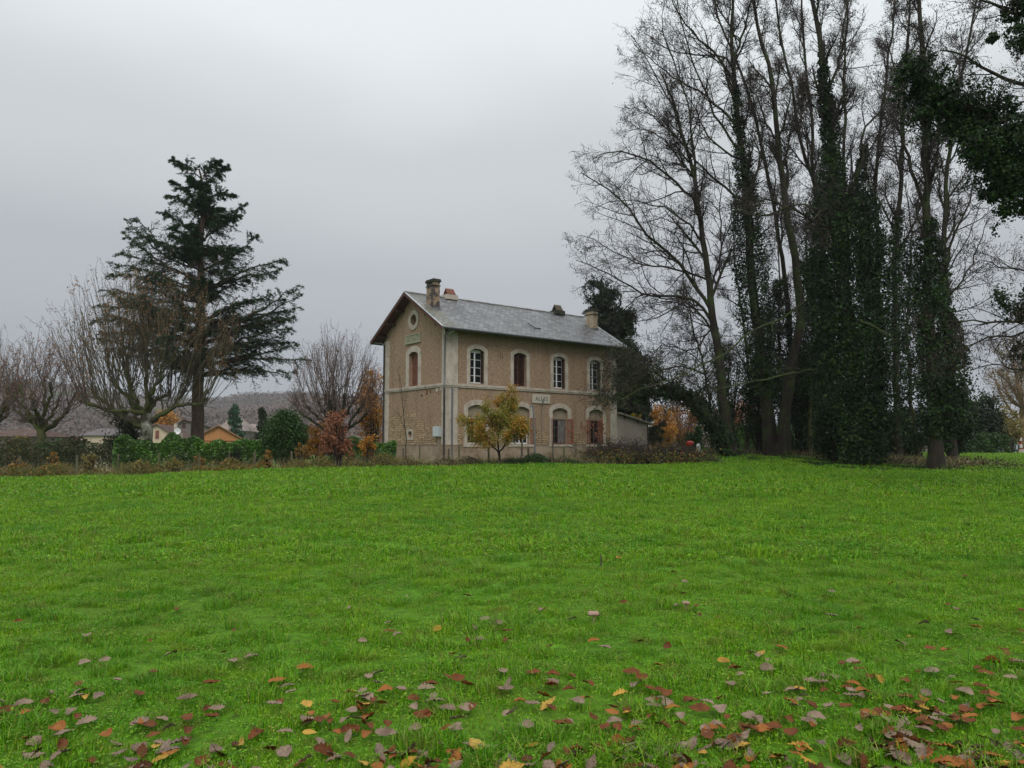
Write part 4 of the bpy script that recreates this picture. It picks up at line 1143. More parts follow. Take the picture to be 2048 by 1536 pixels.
# near tree mostly outside the frame on the right
rng = np.random.default_rng(99)
D = 21
base = np.array([17.2, 21.5, 0.0]); base[2] = gzf(base[0], base[1]) - .1
root = thing('overhanging_tree', 'near ivy clad tree outside the right edge, its boughs hanging into the picture', 'tree', tuple(base))
P = resample([(0, 0, 0), (.1, .1, 3), (-.1, 0, 6), (.2, .2, 9), (.6, .1, 13), (.4, 0, 16)], 24, rng, .04)
rr = np.linspace(.48, .12, 24); g = G(); g.tube(P[None], rr[None], 12)
lb = [([(2220, 470), (2150, 390), (2048, 320), (1990, 265), (1930, 230), (1870, 205), (1840, 165), (1808, 108)], .17),
      ([(2240, 640), (2120, 640), (2048, 642), (1980, 644), (1925, 638), (1890, 640)], .07), ([(2240, 680), (2120, 665), (2040, 668), (1975, 675), (1932, 692), (1905, 712)], .06),
      ([(2230, 240), (2150, 200), (2048, 168), (1990, 150), (1955, 130), (1920, 108), (1880, 100)], .10), ([(2220, 60), (2120, 40), (2040, 30), (1985, 10), (1940, -10)], .10),
      ([(2230, 760), (2130, 730), (2060, 740), (1990, 728), (1940, 742)], .05), ([(2235, 560), (2130, 560), (2055, 545), (1990, 530), (1960, 520)], .05), ([(2225, 330), (2150, 240), (2090, 100), (2050, 0), (2000, -60)], .12)]
tr0 = [resample(to_path(l, D) - base, 14, rng, .03) for l, _ in lb]
for q in tr0:   # join each bough to the trunk
    zz = q[0, 2]; q[0] = P[np.argmin(abs(P[:, 2] - zz + .4))]
A1 = np.array(tr0); B1 = np.array([r_ * np.linspace(1, .2, 14) for _, r_ in lb]); g.tube(A1, B1, 7)
g.ob('trunk', M_bark_dark, root, True)
g = G()
A2, B2 = sprout(A1, B1, 13, .35, 1, 45, 1.7, 8, .18, .03, rng, .5, .25, .4, rmax=.022); g.tube(A2, B2, 4)
A3, B3 = sprout(A2, B2, 6, .1, 1, 45, .65, 5, .25, 0, rng, .5, .4, .3, rmax=.008); g.tube(A3, np.maximum(B3, .003), 3)
A4, B4 = sprout(A3, B3, 3, .1, 1, 45, .22, 3, .25, 0, rng, .7, .5, .2); g.tube(A4, np.maximum(B4, .0025), 3)
g.ob('crown', M_twig, root)
g = G(); c = along(A4, 1400, rng); c = np.repeat(c, 5, 0) + rng.normal(size=(7000, 3)) * np.array([.05, .05, .07]); g.leaves(c, .032, .012, rng, droop=(0, 0, -1.)); g.ob('seed_pods', M_pods, root)
g = G()
q = resample(A1[0], 40)
ivy_on(g, q[4:36], [.75, .68, .5, .36, .22, .14], 0, 12000, rng, .045, .6)
bx1, bx2 = sprout(A1[:1], B1[:1], 120, .12, .95, 65, 1.9, 8, .16, -.07, rng, .4, .25, .72, rmax=.02)
bx3, bx4 = sprout(bx1, bx2, 6, .1, 1, 50, .5, 4, .25, -.1, rng, .5, .4, .3)
g.leaves(along(bx3, 15000, rng, .05), .042, .03, rng, droop=(0, 0, -.4)); g.leaves(along(bx1, 7000, rng, .07), .042, .03, rng)
ivy_on(g, resample(to_path([(2100, 360), (2040, 350), (1985, 345)], D) - base, 10), [.55, .5, .3], 0, 4500, rng, .045, .6)
ivy_on(g, q[34:], .20, .05, 500, rng, .06)
for (px_, py_, rr_) in ((1872, 225, .26), (1915, 262, .38), (1962, 300, .55), (2005, 352, .62), (2042, 400, .6), (1950, 225, .38), (2010, 235, .55), (2050, 300, .8), (2010, 420, .28), (1985, 385, .36), (2045, 600, .62), (2050, 75, .5), (2035, 20, .4), (2048, 700, .3), (1985, 75, .18)):
    blob(g, at(px_, py_, D) - base, (rr_, rr_, rr_ * .8), 1700 if rr_ > .3 else 500, .042, rng, 26, .30)
ivy_on(g, P, .75, .5, 9000, rng, .09)
g.ob('ivy', M_ivy, root)

# ------------------------------------------------------------------ cedar
rng = np.random.default_rng(314)
D = 56
base = at(396, 892, D); base[2] = gzf(base[0], base[1]) - .1
root = thing('cedar', 'tall dark cedar with tiered drooping boughs left of the house', 'tree', tuple(base))
TP = to_path([(396, 892), (396, 800), (398, 700), (401, 600), (402, 500), (405, 420), (404, 360), (398, 338)], D) - base
TP[0] = 0
P = resample(TP, 30, rng, .03); rr = np.interp(np.linspace(0, 1, 30), [0, .1, .5, 1], [.60, .47, .33, .06])
g = G(); g.tube(P[None], rr[None], 14)
tips = [(345, 318, 352), (445, 322, 365), (458, 333, 385), (341, 360, 410), (337, 390, 440), (470, 392, 400), (323, 425, 470), (492, 408, 470), (466, 440, 445), (272, 434, 540), (258, 445, 545),
        (516, 470, 540), (247, 466, 555), (571, 517, 575), (237, 507, 560), (230, 528, 575), (597, 570, 650), (602, 592, 655), (222, 548, 590), (598, 614, 665), (480, 500, 500), (300, 480, 520),
        (590, 634, 690), (585, 655, 700), (205, 580, 620), (572, 676, 700), (594, 686, 715), (195, 610, 650), (186, 640, 670), (619, 719, 735), (560, 540, 590), (540, 590, 640), (560, 640, 690),
        (200, 665, 690), (290, 560, 600), (500, 560, 600), (590, 745, 750), (210, 700, 715), (480, 430, 470), (340, 470, 505), (520, 740, 745), (500, 600, 640), (250, 600, 640), (260, 650, 680), (530, 690, 715)]
L1 = []; LR = []
for k, (tx, ty, ay) in enumerate(tips):
    dz_ = rng.uniform(-1, 1) * abs(tx - 400) / 200 * 3.0
    a0 = at(401, ay, D) - base; tip = at(tx, ty, D + dz_) - base
    i0 = np.argmin(abs(P[:, 2] - a0[2])); a0 = P[i0]
    mid = a0 * .5 + tip * .5; mid[2] += .25 - .14 * abs(tip[0] - a0[0]) * (1 if ty < ay - 60 else 0)
    L1.append(resample([a0, mid, tip], 14, rng, .06)); LR.append(np.linspace(max(.05, rr[i0] * .38), .02, 14))
for k in range(70):   # boughs towards and away from the viewer
    h = rng.uniform(.33, .96); i0 = int(h * 29); a0 = P[i0]; az = rng.choice([PI / 2, -PI / 2]) + rng.normal() * .55
    ln = ((1 - h) * 9.5 + .9) * (1 if k < 34 else .45)
    tip = a0 + np.array([math.cos(az) * ln, math.sin(az) * ln, ln * .28]); mid = (a0 + tip) / 2 + np.array([0, 0, -.1])
    L1.append(resample([a0, mid, tip], 14, rng, .06)); LR.append(np.linspace(max(.05, rr[i0] * .35), .02, 14))
A1 = np.array(L1); B1 = np.array(LR); g.tube(A1, B1, 6)
g.ob('trunk', M_bark_cedar, root, True)
Lg = np.linalg.norm(np.diff(A1, axis=1), axis=2).sum(1)
A2, B2 = sprout(A1, B1, 24, .16, 1.0, 50, np.clip(Lg * .40, .35, 2.8), 6, .06, -.10, rng, .4, .3, .84, zf=.10)
g = G(); g.tube(A2, B2, 3)
A3, B3 = sprout(A2, B2, 8, .1, 1.0, 48, np.clip(np.linalg.norm(np.diff(A2, axis=1), axis=2).sum(1) * .5, .15, .7), 3, .12, -.16, rng, .5, .4, .3, zf=.3); g.tube(A3, B3, 3)
g.ob('branchlets', M_bark_cedar, root)
g = G()
c = along(A3, 130000, rng, .035); g.leaves(c, .12, .032, rng, flat=.7)
c = along(A2, 50000, rng, .04); g.leaves(c, .12, .032, rng, flat=.7)
c = along(A1[:, 3:], 14000, rng, .06); g.leaves(c, .14, .034, rng, flat=.3)
g.ob('crown', M_cedar, root)

# dark conifer behind the right end of the house
def cone_conifer(name, label, D, spires, by, n, seed, mat, leaf=.13):
    rng = np.random.default_rng(seed)
    b0 = at(spires[0][0], by, D); b0[2] = gzf(b0[0], b0[1]) - .1
    root = thing(name, label, 'tree', tuple(b0))
    gt = G(); gb = G(); gf = G()
    for (tx, ty, bx_, w) in spires:
        tip = at(tx, ty, D) - b0; bs = at(bx_, by, D) - b0; bs[2] = 0
        P = resample([bs, (bs + tip) / 2, tip], 20, rng, .05); r_ = np.linspace(.22, .03, 20); gt.tube(P[None], r_[None], 8)
        wm = w * D / F
        for lev in range(5):
            pass
        A, B = sprout(P[None], r_[None], 70, .12, .99, 72, wm * 1.25, 8, .10, .02, rng, .35, .3, .80, rmax=.06)
        gb.tube(A, B, 4)
        A2, B2 = sprout(A, B, 7, .15, 1, 45, wm * .34, 5, .15, -.12, rng, .5, .4, .4); gb.tube(A2, B2, 3)
        gf.leaves(along(A2, n, rng, .10), leaf, leaf * .33, rng, droop=(0, 0, -.5))
        gf.leaves(along(A, n // 4, rng, .10), leaf, leaf * .33, rng, droop=(0, 0, -.5))
    gt.ob('trunk', M_bark_dark, root, True); gb.ob('branchlets', M_twig, root); gf.ob('crown', mat, root)
    return root
cone_conifer('conifer', 'shaggy dark conifer rising behind the right end of the house', 62, [(1203, 572, 1212, 92), (1240, 625, 1240, 72), (1270, 700, 1272, 46)], 888, 24000, 41, M_conifer)
cone_conifer('conifer', 'small dark pointed conifer between the steep roofs and the round bush', 92, [(524, 818, 524, 15)], 890, 3500, 42, M_conifer, .2)
cone_conifer('conifer', 'wide misty green conifer behind the steep roofed village houses', 120, [(468, 815, 468, 26)], 885, 4500, 43, M_cedar, .25)

# ------------------------------------------------------------------ pollarded trees
def pollard(label, D, base, r0_, fork, knuckles, nshoot, env, seed, leaves=1500, bark=M_bark_moss, trunk_mat=M_bark_plane, shoot_mat=M_twig_brown, group=None, lm=M_brownleaf, spread=.35, twk=5, sr=.022, outw=1.05):
    """short trunk, crooked limbs ending in knuckles, and long upright shoots from every knuckle.
       env = (px,py) centre and (rx,ry) radii of the shoot fan in the photo's scale"""
    rng = np.random.default_rng(seed)
    b0 = at(base[0], base[1], D); b0[2] = gzf(b0[0], b0[1]) - .1
    root = thing('pollarded_tree', label, 'tree', tuple(b0), group=group)
    fk = at(*fork, D) - b0
    P = resample([np.zeros(3), fk * .5 + np.array([.05, 0, 0]), fk], 12, rng, .03)
    G().tube(P[None], np.linspace(r0_ * 1.15, r0_ * .8, 12)[None], 12).ob('trunk', trunk_mat, root, True)
    gl = G(); ks = []
    for (kx, ky, dd) in knuckles:
        kp = at(kx, ky, D + dd) - b0
        st_ = P[-1] * .0 + P[int(rng.integers(8, 12))]
        mid = st_ * .45 + kp * .55; mid[2] -= rng.uniform(-.06, .10) * np.linalg.norm(kp - st_); mid += rng.normal(size=3) * .12
        q = resample([st_, mid, kp], 12, rng, .06)
        rr_ = np.linspace(r0_ * .42, r0_ * .22, 12); rr_[-2:] *= 1.35
        gl.tube(q[None], rr_[None], 8, True); ks.append((q, kp))
    gl.ob('limbs', bark, root, True)
    LA = np.array([q for q, _ in ks]); la, lb_ = sprout(LA, np.ones(LA.shape[:2]) * .03, 7, .3, 1, 55, 1.6, 7, .2, .1, rng, 1, .3, .3)
    gx_ = G(); gx_.tube(la, lb_, 4); l2, m2 = sprout(la, lb_, 4, .2, 1, 45, .7, 5, .25, 0, rng, .6, .4, .3); gx_.tube(l2, np.maximum(m2, .006), 3)
    gx_.ob('side_twigs', shoot_mat, root)
    C_ = at(env[0], env[1], D) - b0; rx_ = env[2] * D / F; rz_ = env[3] * D / F
    S = []; 
    for (q, kp) in ks:
        for s in range(nshoot):
            if rng.random() < .42: st_ = q[int(rng.integers(4, 11))]
            else: st_ = kp + rng.normal(size=3) * .12
            out = unit(np.array([kp[0] - fk[0], kp[1] - fk[1], 0.0]))
            out = out * (abs(kp[0] - fk[0]) / max(rx_, .1))
            d0 = unit(out * outw + np.array([0, 0, 1.0]) + rng.normal(size=3) * spread)
            # length to envelope
            e = (st_ - C_) / np.array([rx_, rx_, rz_]); dd = d0 / np.array([rx_, rx_, rz_])
            A = dd @ dd; Bq = 2 * e @ dd; Cq = e @ e - 1
            disc = max(Bq * Bq - 4 * A * Cq, 0); ln = (-Bq + math.sqrt(disc)) / (2 * A)
            ln = max(ln, .6) * rng.uniform(.72, 1.04)
            pts = [st_]; dcur = d0.copy()
            for j in range(9):
                dcur = unit(dcur + rng.normal(size=3) * .05 + np.array([0, 0, .06])); pts.append(pts[-1] + dcur * ln / 9)
            S.append(pts)
    S = np.array(S); Rr = sr * (.6 + .8 * rng.random((len(S), 1))) * np.linspace(1, .3, 10)[None]
    g = G(); g.tube(S, Rr, 4)
    A2, B2 = sprout(S, Rr, twk, .3, 1, 26, .09 * rz_ * 2 + .3, 5, .12, .12, rng, .5, .4, .3); g.tube(A2, np.maximum(B2, .005), 3)
    A3, B3 = sprout(A2, B2, 3, .2, 1, 35, .3, 3, .2, .05, rng, .6, .5, .3); g.tube(A3, np.maximum(B3, .005), 3)
    g.ob('crown', shoot_mat, root)
    if leaves:
        g = G(); c = along(A2, leaves, rng, .05); g.leaves(c, .055, .038, rng); g.ob('leaves', lm, root)
    return root
PG = 'pollarded trees beyond the hedge'
pollard('largest pollarded tree with white patched trunk standing before the cedar', 51, (291, 900), .42, (293, 826),
    [(228, 762, 0), (252, 738, -1.2), (292, 735, .5), (322, 752, -1.5), (372, 776, 1), (408, 806, 0), (188, 786, .8), (172, 806, -1), (262, 772, 2.2), (338, 790, 2.5), (215, 822, -2)],
    30, (300, 745, 212, 212), 51, leaves=5600, group=PG, sr=.026, spread=.26, outw=.80, twk=3, shoot_mat=M_twig_olive)
pollard('round headed pollarded tree between the evergreen bush and the house', 53, (676, 900), .30, (672, 850),
    [(635, 802, 0), (650, 790, -1), (668, 780, 1), (690, 786, -1), (708, 800, 0), (722, 815, .5), (612, 812, 0), (600, 822, .8), (660, 800, -1.5), (690, 805, 1.4), (735, 826, 0), (655, 815, 1.5)],
    15, (672, 780, 105, 122), 52, leaves=900, group=PG, shoot_mat=M_twig_mauve, bark=M_bark_dark, trunk_mat=M_bark_dark, sr=.02, spread=.28)
pollard('twisted mossy pollarded tree near the left edge with red tinged twigs', 44, (82, 905), .26, (82, 845),
    [(40, 770, 0), (60, 790, -1), (20, 805, 1), (50, 830, .5), (100, 772, -1), (120, 800, 1), (140, 815, 0), (90, 760, 1), (8, 770, 0), (150, 785, .7), (70, 815, -1.2)],
    10, (85, 770, 95, 112), 53, leaves=900, group=PG, trunk_mat=M_bark_moss, shoot_mat=M_twig_mauve, sr=.018, spread=.4)
pollard('pollarded tree cut by the left edge of the photo', 47, (-14, 905), .28, (-10, 840),
    [(-30, 790, 0), (-5, 780, 0), (15, 800, -1), (28, 765, .5), (-40, 770, 0), (43, 772, 1)], 10, (-5, 780, 75, 118), 54, leaves=500, group=PG, trunk_mat=M_bark_moss, shoot_mat=M_twig_mauve, sr=.018)
# far golden tree at the right edge
bare_tree('bare_tree', 'golden brown bare tree at the right edge behind the pale shed', 84, [(2052, 905), (2046, 850), (2040, 790), (2030, 740), (2020, 700)], .42, .08,
    [([(2046, 850), (2015, 810), (1995, 770), (1985, 735)], .16), ([(2044, 830), (2060, 780), (2075, 720)], .16), ([(2042, 810), (2022, 770), (2005, 720)], .14), ([(2040, 790), (2045, 730), (2050, 690)], .12)],
    61, nlimb=14, t0=.3, limb_len=5.5, pods=1600, bark=M_bark_gold, twig=surf('golden twigs', [(.16, .11, .07), (.24, .17, .11)], 1, 2, bstr=0), leafm=M_olive, leaf_size=.09, up=.08)

# ------------------------------------------------------------------ shrubs, hedges
def shrub(name, label, cat, D, cx, top, bot, w, n, mat, seed, size=.07, clumps=30, stems=6, stem_mat=None, group=None, cr=.36, depth=None, shell=.4, flat=0., twigs=True, bot_z=0.0):
    rng = np.random.default_rng(seed)
    b0 = at(cx, bot, D); gzz = gzf(b0[0], b0[1]); hh_ = at(cx, top, D)[2] - gzz
    b0[2] = gzz
    root = thing(name, label, cat, tuple(b0), group=group)
    rx_ = w / 2 * D / F
    c = np.array([0, 0, hh_ * (.52 + bot_z * .48)]); rad = np.array([rx_, depth or rx_, hh_ * .48 * (1 - bot_z)])
    g = G(); cc = blob(g, c, rad * .86, n, size, rng, clumps, cr, flat=flat, shell=shell); 
    g.v[-1][:, 2] = np.where(g.v[-1][:, 2] < .03, .03 + rng.random(len(g.v[-1])) * .25, g.v[-1][:, 2])
    g.ob('foliage', mat, root)
    if stems:
        g = G(); sel = cc[rng.choice(len(cc), min(len(cc), stems * 3), replace=False)]
        L = []
        for q in sel:
            s0 = np.array([rng.normal() * rx_ * .08, rng.normal() * rx_ * .08, -.1])
            L.append(resample([s0, s0 * .5 + q * .5 + rng.normal(size=3) * .08 + np.array([0, 0, .1]), q], 8))
        L = np.array(L); rb = np.linspace(.035, .012, 8)[None] * np.ones((len(L), 1)) * min(1.6, hh_ / 2 + .3)
        g.tube(L, rb, 5)
        if twigs:
            A2, B2 = sprout(L, rb, 6, .3, 1, 40, rx_ * .6, 5, .2, .08, rng, .5, .3, .3); g.tube(A2, B2, 3)
        g.ob('stems', stem_mat or M_twig, root)
    return root
# laurel hedge (left run, broken by the round bush) and the run by the gable
def hedge(label, pts, top, D0, D1, n, seed, mat=M_laurel, thick=.8, size=.085, name='hedge'):
    rng = np.random.default_rng(seed)
    pa = at(pts[0], 900, D0); pb = at(pts[1], 900, D1); pa[2] = gzf(pa[0], pa[1]); pb[2] = gzf(pb[0], pb[1])
    root = thing(name, label, 'hedge', tuple(pa))
    s = rng.random(n); k = len(top)
    tz = np.interp(s, np.linspace(0, 1, k), [at(pts[0], y, D0)[2] for y in top]) * 1.0
    base = pa[None] + (pb - pa)[None] * s[:, None]
    L_ = np.linalg.norm((pb - pa)[:2])
    zt = np.maximum(tz - base[:, 2], .5)
    lump = 1 + .10 * np.sin(s * L_ * 2.1 + 1) + .08 * np.sin(s * L_ * 5.3)
    h = rng.random(n) ** .65
    nrm = np.array([-(pb - pa)[1], (pb - pa)[0], 0]); nrm /= np.linalg.norm(nrm)
    side = rng.uniform(-1, 1, n); side = np.sign(side) * abs(side) ** .35
    off = side * thick * np.sqrt(np.clip(1 - (h - .35) ** 2 * 1.2, .1, 1)) * (1 + .25 * np.sin(s * L_ * 3.3 + h * 5))
    p = base - pa + nrm * off[:, None]; p[:, 2] += h * zt * lump
    g = G(); g.leaves(p, size, size * .42, rng); g.ob('foliage', mat, root)
    g = G(); m_ = int(L_ * 3); s2 = rng.random(m_); b2 = (pb - pa)[None] * s2[:, None]
    Lp = np.array([resample([q + np.array([0, 0, -.1]), q + np.array([rng.normal() * .1, rng.normal() * .1, .6]), q + np.array([rng.normal() * .25, rng.normal() * .25, 1.15])], 6) for q in b2])
    g.tube(Lp, np.linspace(.03, .012, 6)[None] * np.ones((m_, 1)), 5); g.ob('stems', M_bark_moss, root)
    return root
hedge('long glossy laurel hedge behind the wire fence, under the pollarded tree', (228, 535), [888, 874, 880, 876, 872, 880, 877, 876, 882, 888, 876, 882], 39.5, 42.5, 17000, 1)
hedge('dark straggling mixed hedge at the left edge under the twisted pollarded tree', (-90, 232), [892, 884, 890, 880, 888, 882, 892, 884, 890], 40, 39.6, 11000, 12, M_dullhedge, .9, .07)
hedge('short glossy laurel hedge between the copper shrub and the gable wall', (692, 792), [884, 878, 884, 880, 888], 43, 43.5, 6000, 2)
hedge('dark low mixed hedge on the far right in front of the round topped tree', (1895, 2005), [874, 868, 872, 862, 876], 66, 68, 6000, 3, M_bush, .9, .12)
hedge('bright green hedge seen between the trunks under the grove', (1470, 1620), [858, 852, 856, 850, 856], 60, 64, 9000, 4, M_laurel, .8, .11)
hedge('distant brown and olive tree line closing the meadow behind the grove', (1240, 2120), [866, 858, 868, 856, 864, 852, 866, 860, 868, 862, 870, 864], 96, 100, 16000, 31, M_dullhedge, 1.6, .22, name='tree_line')
shrub('evergreen_bush', 'tall rounded dark evergreen bush standing over the laurel hedge', 'bush', 41.5, 568, 820, 925, 88, 26000, M_bush, 3, .05, 90, 5, shell=.72, cr=.30)
shrub('dark_shrub', 'dark conifer like shrub left of the white patched trunk', 'bush', 54, 245, 822, 900, 66, 5000, M_conifer, 4, .09, 35)
shrub('copper_shrub', 'copper brown leafed young beech in front of the round pollarded tree', 'shrub', 39.5, 676, 812, 930, 74, 4200, M_copper, 5, .055, 34, 6, cr=.26)
shrub('orange_shrub', 'small bright orange sapling right of the copper shrub', 'shrub', 39.5, 737, 868, 928, 40, 1500, M_orange, 6, .05, 16, 4, cr=.28)
shrub('orange_tree', 'tall sparse orange leafed tree behind the gable corner of the house', 'tree', 58, 744, 700, 900, 66, 4200, M_orange, 7, .085, 46, 6, cr=.24, stem_mat=M_twig)
shrub('orange_tree', 'low orange leafed tree right behind the round evergreen bush', 'tree', 56, 632, 838, 905, 64, 2600, M_orange, 8, .08, 24, 4, cr=.26)
shrub('golden_tree', 'golden brown leafed tree between the village roofs and the cedar trunk', 'tree', 118, 338, 813, 885, 78, 5000, M_orange, 9, .16, 30, 4, cr=.3)
shrub('bare_shrub', 'purplish brown twiggy shrub in front of the steep roofed village houses', 'shrub', 66, 503, 852, 905, 74, 900, M_pods, 10, .05, 24, 14, M_twig_mauve)
shrub('dark_shrub', 'dark purple leafed shrub by the cream wall near the left', 'bush', 47, 140, 864, 915, 56, 2600, M_darkbramble, 12, .08, 20)
shrub('dark_shrub', 'green shrub under the twisted pollarded tree', 'bush', 42, 98, 874, 925, 60, 2600, M_bush, 13, .08, 20)
shrub('yellow_shrub', 'yellow leafed shrub before the brown roofed house on the far left', 'shrub', 46, 40, 870, 915, 60, 1400, M_olive, 14, .07, 18)
for k, (cx, top, bot, w, D, m_, lab) in enumerate([
    (178, 900, 948, 40, 35.6, M_olive, 'yellow orange seedling shrub just right of leftmost fence post'), (104, 895, 940, 22, 36, M_orange, 'thin orange seedling between the left edge and the first fence post'),
    (283, 915, 946, 46, 36.4, M_olive, 'low yellow shrub left of the second fence post'), (350, 912, 944, 42, 37, M_olive, 'low yellow shrub right of the second fence post'),
    (396, 905, 940, 30, 38, M_orange, 'orange brown seedling against the laurel hedge'), (534, 898, 940, 30, 38, M_copper, 'rusty orange seedling left of the round bush foot'),
    (600, 880, 935, 26, 39.4, M_orange, 'orange seedling at right foot of the round evergreen bush'), (30, 915, 950, 60, 34.5, M_copper, 'russet low shrub at the left edge of the meadow'),
    (470, 888, 935, 34, 38.3, M_ivy, 'dark ivy smothered stump standing before the laurel hedge'), (2025, 872, 905, 24, 78, M_bush, 'small round bush in front of the pale shed')]):
    shrub('low_shrub', lab, 'shrub', D, cx, top, bot, w, 700, {M_orange: M_rust, M_copper: M_rust}.get(m_, m_), 100 + k, .042, 30, 6, cr=.20, shell=.25)
shrub('round_topped_tree', 'dark ivy swathed round topped tree on the far right', 'tree', 74, 1974, 782, 905, 58, 9000, M_conifer, 20, .12, 50, 6, shell=.35)
shrub('olive_tree', 'thin olive yellow leafed tree behind the round topped tree', 'tree', 80, 2014, 806, 905, 62, 3000, M_olive, 21, .12, 30, 8, cr=.3, stem_mat=M_bark_gold)
shrub('orange_tree', 'faded pinkish orange tree left of the round topped tree', 'tree', 92, 1915, 838, 905, 70, 2600, M_brownleaf, 22, .13, 30, 10, M_twig_mauve, cr=.3)
shrub('orange_tree', 'tall rust orange tree seen through the arch of the leaning trunk', 'tree', 78, 1322, 800, 900, 62, 6500, M_orange, 23, .10, 40, 8, M_twig_mauve, cr=.3)
shrub('orange_tree', 'brown and gold tree right behind the rust orange tree', 'tree', 84, 1375, 785, 900, 84, 5500, M_brownleaf, 24, .11, 40, 10, M_twig_mauve, cr=.3)
shrub('orange_tree', 'dull red leafed tree glimpsed between the trunks above the green hedge', 'tree', 88, 1480, 790, 895, 110, 6500, M_copper, 25, .12, 44, 10, M_twig_mauve, cr=.3)
shrub('orange_tree', 'dark brownish tree behind the middle of the grove', 'tree', 80, 1600, 700, 900, 150, 8000, M_conifer, 26, .13, 50, 10, M_twig, cr=.3)
shrub('evergreen_bush', 'bright green bush inside the arch of the leaning trunk', 'bush', 60, 1390, 846, 892, 30, 2000, M_bush, 27, .09, 22)
shrub('yellow_vine', 'bright yellow leafed vine on top of the lean-to roof', 'vine', 57.5, 1272, 812, 846, 44, 420, M_yellow, 28, .07, 12, 4, cr=.25)
# understorey ivy mass between the trunks
shrub('brushy_tree', 'thin brushy olive crown filling the gap between the first two grove trunks', 'tree', 50, 1452, 655, 915, 110, 5200, M_dullhedge, 301, .055, 46, 12, cr=.30, depth=1.8, shell=.3)
for k, (cx, top, bot, w, D, lab) in enumerate([(1815, 800, 925, 110, 47, 'dark ivy thicket left of the nearest right trunk'), (1610, 640, 915, 90, 49, 'dark leafy thicket left of the ivy tower'),
    (1515, 690, 800, 80, 47.5, 'small dark holly crown between the second and third trunks'), (1912, 760, 915, 44, 44, 'ragged ivy thicket on the right flank of the grove'), (1668, 800, 935, 60, 40, 'low ivy mound at left foot of the ivy tower'),
    (1770, 820, 930, 70, 45, 'gloomy ivy mound at right foot of the ivy tower')]):
    shrub('ivy_thicket', lab, 'shrub', D, cx, top, bot, w, 12000, M_ivy, 200 + k, .065, 60, 8, shell=.3, depth=1.6)
# little autumn tree in front of the facade
rng = np.random.default_rng(8)
D = 37.6; b0 = at(1000, 918, D); b0[2] = gzf(b0[0], b0[1])
root = thing('fruit_tree', 'small yellow and orange leafed fruit tree in front of the facade', 'tree', tuple(b0))
L = [([(1000, 922), (996, 905), (984, 892), (970, 872), (962, 850)], .05), ([(1000, 922), (999, 905), (1010, 890), (1026, 868), (1038, 845)], .05), ([(998, 908), (996, 890), (998, 860), (1008, 820), (1014, 790)], .045),
     ([(990, 897), (975, 885), (950, 868), (938, 845)], .03), ([(1010, 890), (1020, 850), (1018, 815)], .03), ([(990, 898), (985, 860), (980, 825)], .03), ([(1012, 888), (1040, 875), (1052, 855)], .025)]
A1 = np.array([resample(to_path([(p[0], p[1], rng.normal() * .35 * (i > 1)) for i, p in enumerate(l)], D) - b0, 12, rng, .02) for l, _ in L]); B1 = np.array([r_ * np.linspace(1, .3, 12) for _, r_ in L])
G().tube(A1, B1, 7).ob('trunk', M_bark_dark, root, True)
A2, B2 = sprout(A1, B1, 9, .3, 1, 48, .75, 7, .2, .1, rng, .5, .3, .3); A3, B3 = sprout(A2, B2, 5, .2, 1, 45, .35, 4, .2, .05, rng, .5, .4, .3)
g = G(); g.tube(A2, B2, 4); g.tube(A3, np.maximum(B3, .004), 3); g.ob('crown', M_twig, root)
g = G(); g.leaves(along(A3, 15000, rng, .12), .045, .032, rng); g.ob('leaves', M_quince, root)
# saplings in front of the gable
for (pl, D_, sd, lab) in (([(811, 925), (812, 880), (806, 820), (803, 775), (795, 735)], 40, 3, 'leafless spindly sapling in front of the gable window'),
                          ([(1200, 915), (1196, 890), (1190, 872), (1180, 862)], 41, 4, 'red twigged sapling before the rightmost ground floor window')):
    rng = np.random.default_rng(sd); T = to_path(pl, D_); T[0, 2] = gzf(T[0, 0], T[0, 1]); root = thing('sapling', lab, 'sapling', tuple(T[0]))
    P = resample(T - T[0], 16, rng, .01)[None]; B = np.linspace(.03, .008, 16)[None]
    G().tube(P, B, 6).ob('trunk', M_twig, root)
    A2, B2 = sprout(P, B, 12, .3, 1, 38, 1.5, 7, .08, .08, rng, .5, .4, .4); g = G(); g.tube(A2, B2, 3); A3, B3 = sprout(A2, B2, 3, .3, 1, 35, .4, 4, .1, .05, rng, .6, .5, .4); g.tube(A3, np.maximum(B3, .003), 3); g.ob('crown', M_twig, root)
    g = G(); g.leaves(along(A3, 60 if sd == 3 else 260, rng, .02), .045, .03, rng); g.ob('leaves', M_olive if sd == 3 else M_copper, root)

